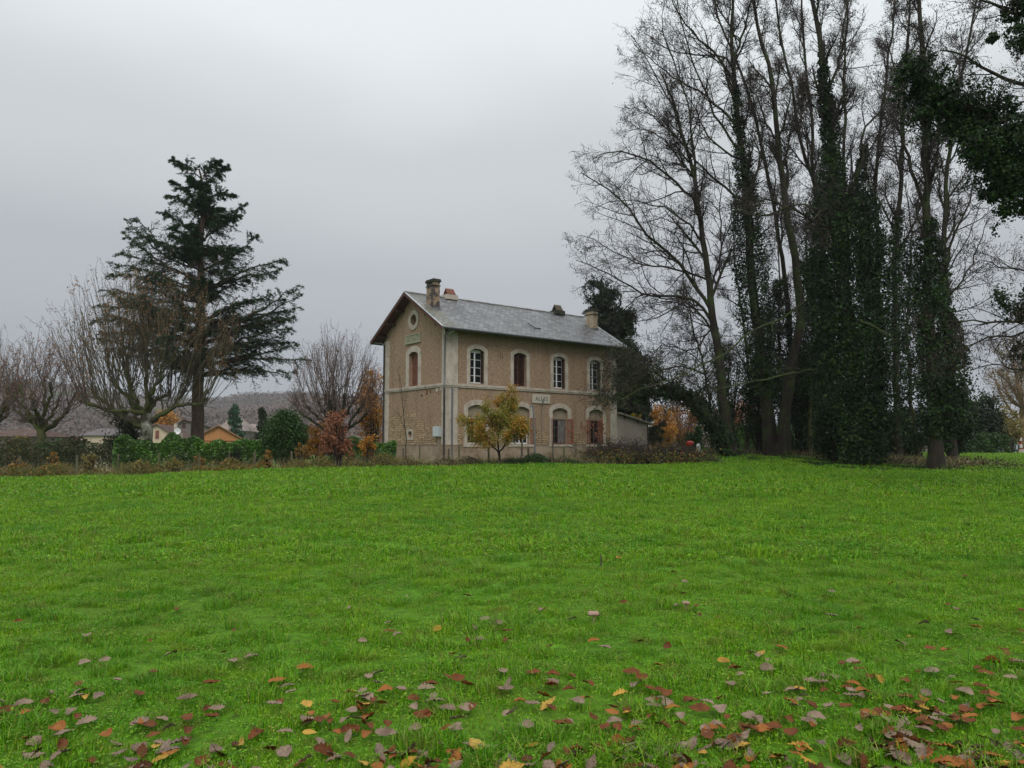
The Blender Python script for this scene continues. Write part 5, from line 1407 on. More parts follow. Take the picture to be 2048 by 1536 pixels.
# ------------------------------------------------------------------ undergrowth strip, brush pile
def undergrowth(name, label, path, n, hgt, seed, mat, width=1.4, size=.05, stalks=900, stalk_mat=M_drygrass, cat='undergrowth'):
    rng = np.random.default_rng(seed)
    Pw = np.array([at(p[0], 930, p[1])[:2] for p in path])
    s = rng.random(n) * (len(Pw) - 1); i = np.minimum(s.astype(int), len(Pw) - 2); f = (s - i)[:, None]
    q = Pw[i] * (1 - f) + Pw[i + 1] * f
    q = q + rng.normal(size=q.shape) * width * .5
    z0 = gz(q[:, 0], q[:, 1])
    hv = hgt * (.55 + .3 * np.sin(q[:, 0] * 1.7) + .25 * np.sin(q[:, 0] * 4.1 + 2 + q[:, 1]))
    z = z0 + np.clip(hv, .08, None) * rng.random(n) ** 1.2
    g = G(); g.leaves(np.column_stack([q, z]), size, size * .55, rng)
    m = rng.integers(0, n, stalks)
    st_ = np.column_stack([q[m] + rng.normal(size=(stalks, 2)) * .1, z0[m] - .02])
    dr = unit(np.column_stack([rng.normal(size=(stalks, 2)) * .45, np.ones(stalks)]))
    ln = (hgt * (.5 + .9 * rng.random(stalks)))[:, None]
    P = np.stack([st_, st_ + dr * ln * .5, st_ + dr * ln + np.column_stack([rng.normal(size=(stalks, 2)) * .12, -.05 * np.ones(stalks)])], 1)
    g2 = G(); g2.tube(P, np.array([[.008, .006, .004]]) * np.ones((stalks, 1)), 3)
    root = g.ob(name, mat); tag(root, label, cat, kind='stuff')
    g2.ob('stalks', stalk_mat, root)
    return root
undergrowth('undergrowth', 'tangled autumn brambles and weeds along the wire fence', [(-60, 33.5), (60, 34.5), (156, 35.5), (318, 37), (450, 38), (584, 39), (700, 39.6), (800, 40.3)], 36000, .62, 1, M_bramble, 1.3, .045, 1600)
undergrowth('undergrowth', 'dry brown weeds and leaves at the foot of the facade', [(760, 40), (900, 39.8), (1000, 39.3), (1120, 39), (1200, 39)], 9000, .42, 2, M_darkbramble, 1.1, .045, 2600)
undergrowth('undergrowth', 'green bramble mound in front of the facade', [(1030, 38.6), (1080, 38.2), (1150, 38.2)], 5000, .55, 3, M_bush, .8, .045, 300, M_twig)
undergrowth('undergrowth', 'brown leaf litter and weeds under the grove trees', [(1400, 46), (1480, 50), (1560, 50), (1640, 46), (1720, 42), (1800, 41), (1880, 38), (1930, 38)], 16000, .5, 4, M_darkbramble, 3.0, .06, 2500)
undergrowth('undergrowth', 'wild strip of weeds in the back garden behind the brush pile', [(1290, 58), (1360, 60), (1440, 60), (1560, 62)], 6000, .6, 5, M_laurel, 2.0, .09, 400)
undergrowth('grove_shade_leaves', 'added dark leaf cover standing in for shade around the feet of the grove trees', [(1420, 43), (1500, 43), (1580, 41.5), (1660, 38.5), (1740, 37), (1820, 35.5), (1900, 34.5), (1960, 36)], 26000, .17, 9, M_ivy, 1.9, .05, 400, M_twig)  # dark leaves added to imitate the trees' shade on the grass
rng = np.random.default_rng(17)
for k, (cx, D_, rx_, rz_, n, lab) in enumerate([(1335, 38.6, 1.9, .85, 700, 'long heap of cut dark branches lying in front of the lean-to'), (1240, 39.4, 1.7, 1.0, 600, 'tangled bramble and twig heap below the right end of the facade')]):
    b0 = at(cx, 928, D_); b0[2] = gzf(b0[0], b0[1]); root = thing('brush_pile', lab, 'brush pile', tuple(b0))
    st_ = np.column_stack([rng.uniform(-1, 1, n) * rx_, rng.normal(size=n) * .5, rng.random(n) ** 1.3 * rz_ * .8])
    st_[:, 2] *= np.sqrt(np.clip(1 - (st_[:, 0] / rx_) ** 2, .05, 1))
    dr = unit(np.column_stack([rng.normal(size=n) * 1.2, rng.normal(size=n) * .6, rng.normal(size=n) * (.35 if k == 0 else .8) + .1])); ln = rng.uniform(.3, 1.0, n)
    P = np.empty((n, 6, 3)); P[:, 0] = st_
    for j in range(1, 6): dr = unit(dr + rng.normal(size=dr.shape) * .18); P[:, j] = P[:, j - 1] + dr * (ln / 5)[:, None]
    P[:, :, 2] = np.maximum(P[:, :, 2], .0)
    B = rng.uniform(.006, .022, (n, 1)) * np.linspace(1, .4, 6)[None]
    G().tube(P, B, 4).ob('branches', M_twig, root)
    A2, B2 = sprout(P, B, 5, .2, 1, 45, .4, 4, .25, .1, rng, .5, .4, .3); G().tube(A2, np.maximum(B2, .004), 3).ob('twigs', M_twig, root)
    g = G(); g.leaves(along(A2, 2600, rng, .05), .045, .03, rng); g.ob('leaves', M_darkbramble, root)
    g = G(); q_ = rng.normal(size=(2600, 3)) * np.array([rx_ * .55, .7, .22]) + np.array([0, -.2, .22]); q_[:, 2] = np.abs(q_[:, 2]); g.leaves(q_, .05, .032, rng); g.ob('bramble_leaves', M_bramble, root)
    g = G(); m2 = 26; s0 = np.column_stack([rng.uniform(-1, 1, m2) * rx_ * 1.1, rng.normal(size=m2) * .6 - .5, rng.random(m2) * rz_ * .5]); d2 = unit(np.column_stack([rng.choice([-1, 1], m2) * 1.0, rng.normal(size=m2) * .3, rng.normal(size=m2) * .12]))
    g.tube(np.stack([s0, s0 + d2 * .6, s0 + d2 * 1.3 + np.array([0, 0, .05])], 1), np.array([[.022, .018, .01]]) * np.ones((m2, 1)), 5); g.ob('cut_poles', M_bark_pale, root)

# ------------------------------------------------------------------ wire fence
M_post = barkmat('weathered fence post', [(.06, .05, .035), (.14, .12, .09)], (.09, .10, .04), .6)
M_wire = surf('rusty fence wire', [(.06, .05, .045), (.1, .09, .08)], 2, 2, .6, bstr=0)
def fence(label, posts):
    p0 = at(posts[0][0], 900, posts[0][2]); p0[2] = gzf(p0[0], p0[1])
    root = thing('wire_fence', label, 'fence', tuple(p0)); tops = []
    for k, (px_, ty, D_, r_) in enumerate(posts):
        b0 = at(px_, 900, D_); b0[2] = gzf(b0[0], b0[1]); tz = at(px_, ty, D_)[2]
        b = b0 - p0; lean = .03 * math.sin(k * 2.3)
        G().tube([b + (0, 0, -.2), b + (lean * .5, 0, (tz - b0[2]) * .5), b + (lean, 0, tz - b0[2])], [r_, r_, r_ * .92], 8, True).ob('post', M_post, root)
        tops.append((b, tz - b0[2]))
    g = G()
    for (a, ha), (c_, hc) in zip(tops[:-1], tops[1:]):
        for fz in np.linspace(.08, .95, 7):
            mid = (a + c_) / 2; zm = (ha + hc) / 2 * fz - .02
            g.tube([a + (0, -.06, ha * fz), mid + (0, -.06, zm), c_ + (0, -.06, hc * fz)], [.0022] * 3, 3)
        n = int(np.linalg.norm(c_ - a) / .25)
        for i in range(1, n):
            f = i / n; q = a * (1 - f) + c_ * f; h_ = ha * (1 - f) + hc * f
            g.tube([q + (0, -.06, .05), q + (0, -.06, h_ * .94)], [.0016] * 2, 3)
    g.ob('wire_mesh', M_wire, root)
fence('low wire mesh fence on rough posts along the left edge of the meadow', [(-70, 915, 34, .05), (40, 912, 34.6, .05), (156, 910, 35, .06), (237, 908, 36, .04), (318, 906, 37, .055), (400, 905, 37.5, .04), (458, 903, 38, .045), (510, 902, 38.3, .06), (584, 902, 39, .055), (650, 900, 39.6, .05)])
fence('low wire fence on thin wooden posts before the station house', [(727, 900, 40, .045), (806, 897, 40, .05), (840, 888, 41.4, .045), (897, 897, 39.6, .05), (918, 890, 40.5, .05), (978, 895, 39, .055), (1043, 883, 40, .05), (1057, 895, 39, .055), (1106, 884, 39.6, .05), (1127, 893, 39, .055), (1152, 885, 39.6, .055)])
# iron post before the facade
b0 = at(1070, 900, 41.2); b0[2] = gzf(b0[0], b0[1])
root = thing('iron_post', 'plain grey iron post standing in front of the facade under the name board', 'post', tuple(b0))
hh_ = at(1065, 811, 41.2)[2] - b0[2]
G().tube([(0, 0, -.1), (-.02, 0, hh_ * .5), (-.10, 0, hh_)], [.055, .05, .045], 8, True).ob('pole', M_metal, root)
G().box(-.26, -.12, -.05, .05, hh_ - .10, hh_ + .0).ob('bracket', M_metal, root)
# odd things by the brush
b0 = at(1380, 893, 58); b0[2] = gzf(b0[0], b0[1]) + .0
root = thing('garden_cart', 'small bright red rounded garden cart seen behind the brush pile', 'cart', tuple(b0))
zt = at(1380, 882, 58)[2] - b0[2]
M_red = surf('bright red plastic', [(.36, .025, .015), (.45, .04, .025)], 2, 2, .4, bstr=0)
g = G(); an = np.linspace(0, 2 * PI, 15)[:-1]
ring = lambda r_, z: [(r_ * math.cos(a) * 1.15, r_ * .7 * math.sin(a), z) for a in an]
rings = [ring(.14, zt - .40), ring(.22, zt - .34), ring(.25, zt - .20), ring(.23, zt - .06), ring(.14, zt), ring(.02, zt + .01)]
v = [p for r_ in rings for p in r_]; q = [(r_ * 14 + i, r_ * 14 + (i + 1) % 14, (r_ + 1) * 14 + (i + 1) % 14, (r_ + 1) * 14 + i) for r_ in range(5) for i in range(14)]
g.add(v, q).ob('tub', M_red, root, True)
for x in (-.2, .2): G().tube([(x, 0, zt - .6), (x * 1.4, 0, 0)], [.02, .02], 6).ob('leg', M_metal, root)
g = G(); g.tube([(.62, 0, 0), (.62, 0, zt - .35), (.66, 0, zt - .2)], [.14, .16, .08], 10, True); tag(g.ob('white_bucket', M_white), 'small white bucket just right of the red garden cart', 'bucket').location = tuple(b0)

# ------------------------------------------------------------------ far right: shed, striped marker, log
b0 = at(2016, 905, 82); b0[2] = gzf(b0[0], b0[1]); zt = at(2016, 868, 82)[2] - b0[2]
root = thing('pale_shed', 'small pale blue grey flat roofed shed at the far right edge', 'shed', tuple(b0))
M_shed = surf('pale blue grey paint', [(.30, .37, .40), (.37, .44, .46)], .8, 3, .7)
G().box(-.65, .7, -.6, .8, 0, zt - .06).ob('wall', M_shed, root)
G().box(-.78, .83, -.72, .92, zt - .06, zt + .06).ob('roof', surf('shed roof felt', [(.33, .35, .35), (.4, .42, .42)], 2), root)
G().box(-.3, .3, -.625, -.601, 0.05, zt - .35).ob('door', surf('shed door paint', [(.27, .34, .37), (.33, .4, .43)], 2), root)
b0 = at(2042, 905, 80); b0[2] = gzf(b0[0], b0[1]); zt = at(2042, 868, 80)[2] - b0[2]
root = thing('striped_marker', 'short red and white striped marker post at the right edge beside the shed', 'marker post', tuple(b0))
for k in range(6):
    r_ = .11 if k % 2 else .15
    G().tube([(0, 0, zt * k / 6), (0, 0, zt * (k + 1) / 6 - .004)], [r_, r_ * (.35 if k == 5 else 1)], 10, True).ob('band', M_red if k % 2 else M_white, root)
G().box(-.35, .45, -.25, .25, 0, .55).ob('plinth', M_stone, root)
b0 = at(1936, 922, 39); b0[2] = gzf(b0[0], b0[1])
g = G(); g.tube([(-.45, .2, .16), (0, 0, .15), (.55, -.35, .10)], [.08, .085, .07], 9, True)
lg = g.ob('fallen_log', surf('pale weathered wood', [(.22, .16, .11), (.34, .26, .18)], 4)); lg.location = tuple(b0); tag(lg, 'short pale log lying on the grass right of the grove', 'log')

# ------------------------------------------------------------------ village and hills
def gable_house(name, label, D, x0, x1, xa, ya, yl, yr, yb, depth, wall_m, roof_m, rz=0.0, extras=None, over=.35, boards=False, cat='house'):
    """gable end facing us: eaves at (x0,yl) and (x1,yr), apex at (xa,ya), base hidden at yb"""
    c = at((x0 + x1) / 2, yb, D); bz = gzf(c[0], c[1]) - .3
    root = thing(name, label, cat, (c[0], c[1], bz), rz)
    f = lambda px, py: ((at(px, py, D) - c)[0], at(px, py, D)[2] - bz)
    A, L_, R_ = f(xa, ya), f(x0, yl), f(x1, yr)
    G().extrude([[(L_[0], 0), (R_[0], 0), (R_[0], R_[1]), A, (L_[0], L_[1])]], lambda x, z, d_: (x, d_, z), 0, depth).ob('wall', wall_m, root)
    g = G()
    for E_ in (L_, R_):
        dx, dz = E_[0] - A[0], E_[1] - A[1]; ln = math.hypot(dx, dz); k = 1 + over / ln
        p = [(A[0], A[1] + .14), (A[0] + dx * k, A[1] + dz * k + .14), (A[0] + dx * k, A[1] + dz * k + .02), (A[0], A[1] + .02)]
        g.extrude([p], lambda x, z, d_: (x, d_, z), -over, depth + over)
    g.ob('roof', roof_m, root)
    return root, f
M_cream = surf('cream village render', [(.40, .33, .23), (.52, .44, .33)], .5, 4, .9)
M_greywood = surf('old grey brown boards', [(.10, .085, .075), (.17, .145, .13)], .7, 4, .9, (1, 1, 6))
M_orangewood = surf('fresh orange boards', [(.36, .15, .06), (.46, .21, .09)], 1.2, 4, .8, (8, 1, .3), .5, 10)
M_vroof = surf('brown mauve roof tiles', [(.075, .052, .043), (.125, .09, .08)], 1.4, 5, .95, spec=.03)
M_vroof2 = surf('pale pinkish stone roof', [(.20, .16, .145), (.29, .245, .225)], 1.2, 5, .9, spec=.05)
M_vroof3 = surf('orange brown tile roof', [(.22, .12, .08), (.30, .17, .11)], 1.2, 5, .8)
r1, f = gable_house('village_house', 'cream village house with brown shutter behind the white patched trunk', 100, 300, 356, 315, 850, 858, 878, 905, 9, M_cream, M_vroof, R(10))
def fpanel(root, f, x0, x1, y0, y1, mat, name, d0=-.05, d1=.0):
    a = f(x0, y1); b_ = f(x1, y0)
    return G().box(a[0], b_[0], d0, d1, a[1], b_[1]).ob(name, mat, root)
fpanel(r1, f, 311.6, 319.2, 861, 878, M_shutter2, 'shutter')
a = f(341.5, 872); b_ = f(347.6, 846); G().box(a[0], b_[0], 1.2, 1.9, a[1], b_[1]).ob('chimney', M_stone, r1)
a = f(355, 878); b_ = f(359, 866); G().box(a[0], b_[0], .8, 1.3, a[1], b_[1]).ob('chimney', M_stone, r1)
g = G(); a = f(352, 862); an = np.linspace(0, 2 * PI, 17)[:-1]
g.add([(a[0], .5, a[1])] + [(a[0] + .42 * math.cos(q), .38, a[1] + .42 * math.sin(q)) for q in an], None, [(0, i + 1, (i + 1) % 16 + 1) for i in range(16)]).ob('satellite_dish', M_white, r1)
G().tube([(a[0], .5, a[1]), (a[0], .7, a[1] - 1.0)], [.04, .04], 6).ob('dish_mast', M_metal, r1)
r2, f = gable_house('village_barn', 'grey boarded village barn with brown roof left of the cedar trunk', 112, 350, 426, 369, 840, 856, 858, 905, 14, M_greywood, M_vroof, R(22), cat='barn')
fpanel(r2, f, 366, 373, 846, 856, M_wood_dark, 'shutter')
r3, f = gable_house('village_barn', 'orange boarded barn gable right of the cedar trunk', 84, 405, 488, 437, 852, 870, 882, 905, 12, M_orangewood, M_vroof3, R(23), cat='barn')
fpanel(r3, f, 410, 486, 881.5, 882.5, M_wood_dark, 'rail')
def hip_house(name, label, D, base, ridge, yb, depth, wall_m, roof_m):
    (x0, y0), (x1, y1) = base; (r0, ry0), (r1_, ry1) = ridge
    c = at((x0 + x1) / 2, yb, D); bz = gzf(c[0], c[1]) - .3
    root = thing(name, label, 'house', (c[0], c[1], bz))
    f = lambda px, py: ((at(px, py, D) - c)[0], at(px, py, D)[2] - bz)
    L_, R_, A, B_ = f(x0, y0), f(x1, y1), f(r0, ry0), f(r1_, ry1)
    G().box(L_[0] + .2, R_[0] - .2, 0, depth, 0, min(L_[1], R_[1]) - .01).ob('wall', wall_m, root)
    zt = min(L_[1], R_[1])
    v = [(L_[0], -.3, zt), (R_[0], -.3, zt), (R_[0], depth + .3, zt), (L_[0], depth + .3, zt), (A[0], depth * .45, A[1]), (B_[0], depth * .45, B_[1])]
    G().add(v, [(0, 1, 5, 4), (2, 3, 4, 5), (0, 3, 2, 1)], [(1, 2, 5), (3, 0, 4)]).ob('roof', roof_m, root)
    return root, f
hr, f = hip_house('village_house', 'village house with tall steep pinkish hipped roof above the orange barn', 122, ((430, 862), (489, 862)), ((449, 833), (471, 836)), 905, 7, M_greywood, M_vroof2)
a = f(447, 857); b_ = f(452, 838); G().box(a[0], b_[0], 1.2, 2.0, a[1], b_[1]).ob('chimney', M_stone, hr)
hip_house('village_house', 'village house with pale steep roof left of the small pointed conifer', 128, ((480, 866), (524, 866)), ((488, 847), (508, 848)), 905, 7, M_greywood, M_vroof2)
hip_house('village_house', 'low cream house with grey roof left of the dark conifer shrub', 88, ((158, 871), (222, 871)), ((168, 855), (214, 857)), 905, 8, M_cream, surf('grey purple roof', [(.10, .09, .09), (.155, .14, .14)], 1, spec=.03))
hl, f = hip_house('village_house', 'brown roofed low farmhouse at the far left edge', 80, ((-40, 873), (66, 873)), ((-20, 856), (50, 859)), 905, 8, M_greywood, M_vroof)
fpanel(hl, f, 10, 26, 877, 888, M_wood_dark, 'doorway', -.05, .02)

# hills: two ridges far away on the left, a low one all round
def ridge(name, D, prof, seed, mat, amp, back=500):
    rng = np.random.default_rng(seed)
    xs_ = np.linspace(prof[0][0], prof[-1][0], 420)
    hy = np.interp(xs_, [p[0] for p in prof], [p[1] for p in prof])
    rows = 40; V = []
    for j in range(rows):
        f_ = j / (rows - 1)
        Dj = D - 330 * (1 - f_) ** 1.0 if f_ < 1 else D
        for x, y in zip(xs_, hy):
            top = at(x, y, D)[2]
            p = at(x, 890, Dj)
            z = -6 + (top + 6) * math.sin(f_ * PI / 2) ** 1.3
            V.append((p[0], p[1], z))
    V = np.array(V)
    V[:, 2] += amp * (np.sin(V[:, 0] * .021 + V[:, 1] * .013) + .6 * np.sin(V[:, 0] * .05 + 2) + .5 * np.sin(V[:, 1] * .045 + V[:, 0] * .03)) * np.clip((V[:, 2] + 6) / 20, 0, 1)
    V[:, 2] += rng.random(len(V)) * 2.2 * np.clip((V[:, 2] + 6) / 20, 0, 1)
    n = len(xs_); i = (np.arange(rows - 1)[:, None] * n + np.arange(n - 1)[None]).ravel()
    last = np.arange(n) + (rows - 1) * n
    g = G(); bk = V[last].copy(); bk[:, 1] += 260; bk[:, 2] = -8
    g.add(np.vstack([V, bk]), np.vstack([np.stack([i, i + 1, i + n + 1, i + n], 1), np.stack([last[:-1], last[1:], last[1:] + n, last[:-1] + n], 1)]))
    return tag(g.ob(name, mat), kind='structure')
m, t, b = mk('wooded autumn hillside with haze tint')
ps = t.nodes.new('ShaderNodeNewGeometry').outputs['Position']
c = ramp(t, noise(t, ps, .05, 6, .7), [(.08, .062, .056), (.15, .105, .095), (.11, .09, .072), (.16, .115, .095)], [.3, .47, .57, .72])  # tones lifted towards mauve, carrying haze the thin volume leaves out
f1 = ramp(t, noise(t, ps, .011, 3, .5), [(0, 0, 0), (1, 1, 1)], [.60, .63])
c = mixc(t, f1, c, (.07, .16, .035))
f2 = ramp(t, noise(t, ps, .3, 4, .7), [(.4, .4, .4), (1.5, 1.5, 1.5)], [.38, .62])
c = mixc(t, 1.0, c, f2, 'MULTIPLY')
t.links.new(c, b.inputs['Base Color']); b.inputs['Roughness'].default_value = 1; b.inputs['Specular IOR Level'].default_value = 0
bump(t, b, noise(t, ps, .25, 4, .7), 1.0, 4)
M_hill = m
ridge('hills', 950, [(-900, 800), (-300, 770), (-60, 772), (60, 770), (155, 781), (277, 800), (380, 806), (440, 806), (480, 797), (530, 796), (600, 794), (680, 800), (760, 806), (900, 830), (1000, 850)], 3, M_hill, 1.5)
ridge('hills', 560, [(-900, 835), (-300, 830), (0, 822), (120, 838), (300, 835), (420, 845), (560, 838), (640, 822), (700, 818), (760, 815), (900, 840), (1000, 860)], 5, M_hill, 1.2)
ridge('hills', 700, [(900, 862), (1300, 868), (1700, 872), (2000, 874), (2400, 868), (3200, 860)], 7, M_hill, 1.0)

rng = np.random.default_rng(404)
def hill_wood(name, label, D0, prof, n, seed, mat, size):
    rng = np.random.default_rng(seed); px_ = rng.uniform(prof[0][0], prof[-1][0], n); f_ = rng.random(n) ** .5
    hy = np.interp(px_, [p[0] for p in prof], [p[1] for p in prof])
    Dj = D0 - 330 * (1 - f_)
    top = np.array([at(a, b_, D0)[2] for a, b_ in zip(px_, hy)])
    z = -6 + (top + 6) * np.sin(f_ * PI / 2) ** 1.3
    x = (px_ - 1024) / F * Dj / CT
    g = G(); c = np.column_stack([x, Dj, z + 1]); c = np.repeat(c, 9, 0) + rng.normal(size=(n * 9, 3)) * np.array([2.2, 2.2, 1.9]) + np.array([0, 0, 1.5])
    g.leaves(c, size, size * .7, rng); return tag(g.ob(name, mat), label, 'wood', kind='stuff')
M_hillwood = leafmat('distant bare and dark woodland with haze tint', [(.12, .092, .088), (.15, .11, .104), (.125, .108, .097), (.15, .11, .095)], .9, 0, 0, patch=(.010, (.095, .105, .09)))  # woods paled to match the haze put into the hill colour
hill_wood('hill_wood', 'hazy brown and dark green woods on the far ridge', 950, [(-300, 770), (-60, 772), (60, 770), (155, 781), (277, 800), (380, 806), (440, 806), (480, 797), (530, 796), (600, 794), (680, 800), (760, 806)], 4200, 1, M_hillwood, 1.05)
hill_wood('hill_wood', 'brown woods on the nearer slope behind the village', 560, [(-300, 830), (0, 822), (120, 838), (300, 835), (420, 845), (560, 838), (640, 822), (700, 818), (760, 815)], 3600, 2, M_hillwood, .75)

# ------------------------------------------------------------------ fallen leaves
def leaf_mesh(name, kind, mat, seed):
    rng = np.random.default_rng(seed); n = 22
    # half outlines, x along the leaf 0..1
    xs_ = np.linspace(0, 1, n)
    if kind == 'lobed': hw = .27 * np.sin(PI * xs_ ** .8) ** .7 * (1 + .22 * np.sin(xs_ * 34))
    elif kind == 'broad': hw = .36 * np.sin(PI * np.clip(xs_, 0, 1) ** .75) ** .8 * (1 + .08 * np.sin(xs_ * 60))
    else: hw = .26 * np.sin(PI * xs_ ** .7) ** 1.0
    hw = np.maximum(hw, .006); curl = rng.uniform(.5, 2.0); bend = rng.uniform(-.6, .9)
    V = []
    for x, w in zip(xs_, hw):
        zc = bend * .3 * (x - .5) ** 2 + .02 * math.sin(x * 9 + seed)
        for s in (-1, -.5, 0, .5, 1):
            V.append((x - .5, s * w * (1 - .18 * curl * abs(s) * .5), zc + curl * .35 * (s * w) ** 2 * 3 + .015 * math.sin(20 * x + 6 * s) * abs(s)))
    q = [(i * 5 + j, i * 5 + j + 1, (i + 1) * 5 + j + 1, (i + 1) * 5 + j) for i in range(n - 1) for j in range(4)]
    g = G(); g.add(V, q); g.tube([(-.5, 0, V[2][2]), (-.62, .01, .0), (-.74, .03, -.01)], [.009, .007, .006], 4)
    o = g.ob(name, mat, None, True)
    me = o.data; bpy.data.objects.remove(o); return me
def fleaf(name, cols):
    m, t, b = mk(name)
    tcn = t.nodes.new('ShaderNodeTexCoord').outputs['Object']; oi = t.nodes.new('ShaderNodeObjectInfo')
    c = ramp(t, oi.outputs['Random'], cols)
    f = ramp(t, noise(t, tcn, 7, 5, .7), [(.45, .42, .4), (1.0, 1.0, 1.0), (1.2, 1.2, 1.2)], [.3, .52, .7])
    t.links.new(mixc(t, 1.0, c, f, 'MULTIPLY'), b.inputs['Base Color']); b.inputs['Roughness'].default_value = .6; b.inputs['Specular IOR Level'].default_value = .12
    bump(t, b, noise(t, tcn, 16, 3), .4, .02)
    return m
LK = [('tan', fleaf('tan underside of leaf', [(.145, .10, .068), (.215, .155, .112), (.15, .11, .085)]), 'pale tan curled leaf', 'pale tan fallen leaves on the grass', .42),
      ('brown', fleaf('wet brown leaf', [(.08, .026, .009), (.13, .045, .014), (.055, .024, .012)]), 'dark red brown leaf', 'dark red brown fallen leaves on the grass', .36),
      ('orange', fleaf('orange leaf', [(.20, .07, .018), (.27, .11, .025)]), 'orange brown leaf', 'orange brown fallen leaves on the grass', .11),
      ('yellow', fleaf('yellow leaf', [(.34, .19, .025), (.38, .25, .06)]), 'yellow leaf', 'yellow fallen leaves on the grass', .05)]
LM = {k[0]: [leaf_mesh('fallen_leaf', kd, k[1], 10 * i + j) for j, kd in enumerate(('lobed', 'lobed', 'broad', 'oval'))] for i, k in enumerate(LK)}
rng = np.random.default_rng(2024)
def gpoint(px, py):
    """ground point under a photo position"""
    Yd = 4.0
    for _ in range(30):
        p = at(px, py, Yd); z = gzf(p[0], p[1]); s = (1.6 - z) / max(1e-3, (py - 890) / F)
        Yd = .5 * Yd + .5 * min(s * .997, 60)
    p = at(px, py, Yd); p[2] = gzf(p[0], p[1]); return p
spots = []
def dens(px, py):
    v = (py - 1000) / 536
    if v < 0: return .004
    r_ = .010 + 1.0 * v ** 3.8 + .075 * v
    return r_ * (.28 + .95 * np.clip((px + 200) / 2000, 0, 1)) * (.5 + abs(math.sin(px * .011 + py * .02) * math.sin(px * .0053 - py * .013 + 1)))
while len(spots) < 980:
    px_ = rng.uniform(-60, 2110); py_ = rng.uniform(965, 1600)
    if rng.random() < dens(px_, py_): spots.append((px_, py_))
named = [(736, 1423, 'orange', 'largest orange leaf, in the lower left centre of the grass'), (1096, 1398, 'yellow', 'pointed amber leaf in the lower centre of the grass'), (753, 1342, 'tan', 'large brownish tan leaf standing up left of centre in the grass'),
         (478, 1474, 'yellow', 'golden yellow leaf tucked beside a big red brown leaf at lower left'), (512, 1458, 'brown', 'big red brown leaf touching the golden yellow one at lower left'), (1757, 1355, 'yellow', 'pale yellow green folded leaf in the lower right of the grass'),
         (872, 1256, 'yellow', 'small yellow leaf resting on a dark leaf in the middle of the grass'), (1552, 1440, 'orange', 'large orange leaf at lower right'), (1600, 1478, 'yellow', 'slim golden leaf beneath the large orange leaf at lower right')]
pts = [gpoint(*s) for s in spots]
order = np.argsort([p[1] for p in pts])
vis = [k for k in order if -10 < spots[k][0] < 2058 and spots[k][1] < 1545]
indiv = set(vis[:286])
wts = np.array([k[4] for k in LK]); wts /= wts.sum()
def place_leaf(p, ki, label, group, s=None):
    me = LM[LK[ki][0]][int(rng.choice(4, p=[.4, .25, .2, .15]))]
    o = bpy.data.objects.new('fallen_leaf', me); COL.objects.link(o)
    s = s or rng.uniform(.085, .135)
    o.location = (p[0], p[1], p[2] + rng.uniform(.02, .045)); o.scale = (s, s, s)
    o.rotation_euler = (rng.normal() * .45, rng.normal() * .4 + (PI if rng.random() < .4 else 0), rng.random() * 6.28)
    o['label'] = label; o['category'] = 'fallen leaf'
    if group: o['group'] = group
    return o
for k in indiv:
    ki = int(rng.choice(4, p=wts)); s_ = rng.uniform(.07, .13)
    px_, py_ = spots[k]
    where = ['at the left edge', 'left of centre', 'in the middle', 'right of centre', 'at the right edge'][int(np.clip(px_ / 410, 0, 4))]
    row = 'along the very bottom' if py_ > 1450 else 'in the foreground' if py_ > 1320 else 'farther up the lawn'
    size = 'small' if s_ < .09 else 'large' if s_ > .11 else 'mid sized'
    place_leaf(pts[k], ki, size + ' ' + LK[ki][2] + ' ' + where + ', ' + row, LK[ki][3], s_)
for (px_, py_, kind, lab) in named:
    ki = [q[0] for q in LK].index(kind); place_leaf(gpoint(px_, py_), ki, lab, None, .13)
# everything smaller and farther: one object
gs = {q[0]: G() for q in LK}
allv = []; allf = []; mi = []; off = 0
for k in range(len(pts)):
    if k in indiv: continue
    ki = int(rng.choice(4, p=wts)); me = LM[LK[ki][0]][int(rng.integers(0, 4))]
    v = np.empty(len(me.vertices) * 3); me.vertices.foreach_get('co', v); v = v.reshape(-1, 3)
    a, s = rng.random() * 6.28, rng.uniform(.08, .13); tilt = rng.normal() * .3
    Rm = np.array([[math.cos(a), -math.sin(a), 0], [math.sin(a), math.cos(a), 0], [0, 0, 1]]) @ np.array([[1, 0, 0], [0, math.cos(tilt), -math.sin(tilt)], [0, math.sin(tilt), math.cos(tilt)]])
    v = v @ Rm.T * s + np.array([pts[k][0], pts[k][1], pts[k][2] + .05])
    f_ = [tuple(i + off for i in p.vertices) for p in me.polygons]
    allv.append(v); allf += f_; mi += [ki] * len(f_); off += len(v)
me = bpy.data.meshes.new('leaf_litter'); me.from_pydata(np.concatenate(allv).tolist(), [], allf)
for q in LK: me.materials.append(q[1])
me.polygons.foreach_set('material_index', np.array(mi, np.int32)); me.polygons.foreach_set('use_smooth', np.ones(len(mi), bool))
o = bpy.data.objects.new('leaf_litter', me); COL.objects.link(o); tag(o, 'scattered smaller fallen autumn leaves over the middle of the meadow', 'fallen leaves', kind='stuff')
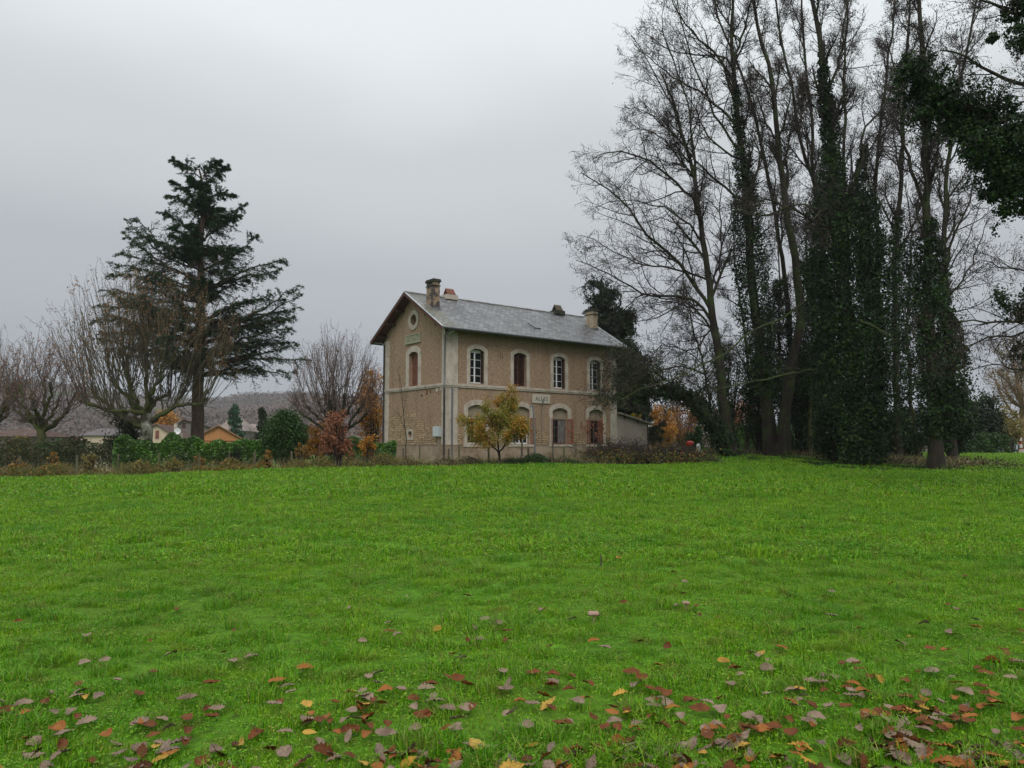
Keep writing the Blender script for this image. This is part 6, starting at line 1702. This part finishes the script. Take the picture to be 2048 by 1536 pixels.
# mushrooms
M_cap_m = surf('pinkish mushroom cap', [(.24, .15, .11), (.33, .22, .165)], 20, 4, .6)
M_stem_m = surf('mushroom stem', [(.35, .24, .18), (.42, .32, .25)], 20, 3, .7)
for (px_, py_, r_, h_, lab) in ((1187, 1222, .052, .085, 'large pinkish wavy capped mushroom standing in the middle of the grass'), (1372, 1196, .036, .06, 'smaller flat capped mushroom right of the large one')):
    p = gpoint(px_, py_ + 16); root = thing('mushroom', lab, 'mushroom', tuple(p), group='mushrooms in the grass')
    p0 = .03; g = G(); n = 20; V = []
    for (rr_, zz) in ((.001, 1.0), (.5, .96), (.85, .93), (1.0, .80), (.96, .70), (.6, .76), (.15, .72)):
        for i in range(n):
            a = i * 2 * PI / n; V.append((r_ * rr_ * math.cos(a), r_ * rr_ * math.sin(a), (h_ + p0) * zz * (1 + .05 * math.sin(3 * a) * rr_)))
    g.add(V, [(j * n + i, j * n + (i + 1) % n, (j + 1) * n + (i + 1) % n, (j + 1) * n + i) for j in range(6) for i in range(n)]).ob('cap', M_cap_m, root, True)
    G().tube([(0, 0, -.01), (.002, 0, .04), (0, 0, (h_ + p0) * .76)], [.010, .008, .009], 8).ob('stem', M_stem_m, root, True)
p = gpoint(1202, 1128); g = G(); g.tube([(0, 0, -.02), (.004, 0, .08), (-.003, 0, .17)], [.010, .010, .007], 7, True)
o = g.ob('dark_stick', M_black, None, True); o.location = tuple(p); tag(o, 'short black stick standing upright in the meadow', 'stick')

# ------------------------------------------------------------------ haze
g = G().box(-1500, 1500, -20, 1300, -12, 82)
m = bpy.data.materials.new('haze'); m.use_nodes = True; t = m.node_tree
for n in list(t.nodes): t.nodes.remove(n)
pv = t.nodes.new('ShaderNodeVolumePrincipled'); pv.inputs['Color'].default_value = (.86, .88, .92, 1); pv.inputs['Density'].default_value = .00024; pv.inputs['Anisotropy'].default_value = 0.2
ot = t.nodes.new('ShaderNodeOutputMaterial'); t.links.new(pv.outputs[0], ot.inputs['Volume'])
hz = tag(g.ob('haze', m), kind='stuff'); hz.display_type = 'WIRE'
hz['label'] = 'thin grey rain haze over the valley and village'
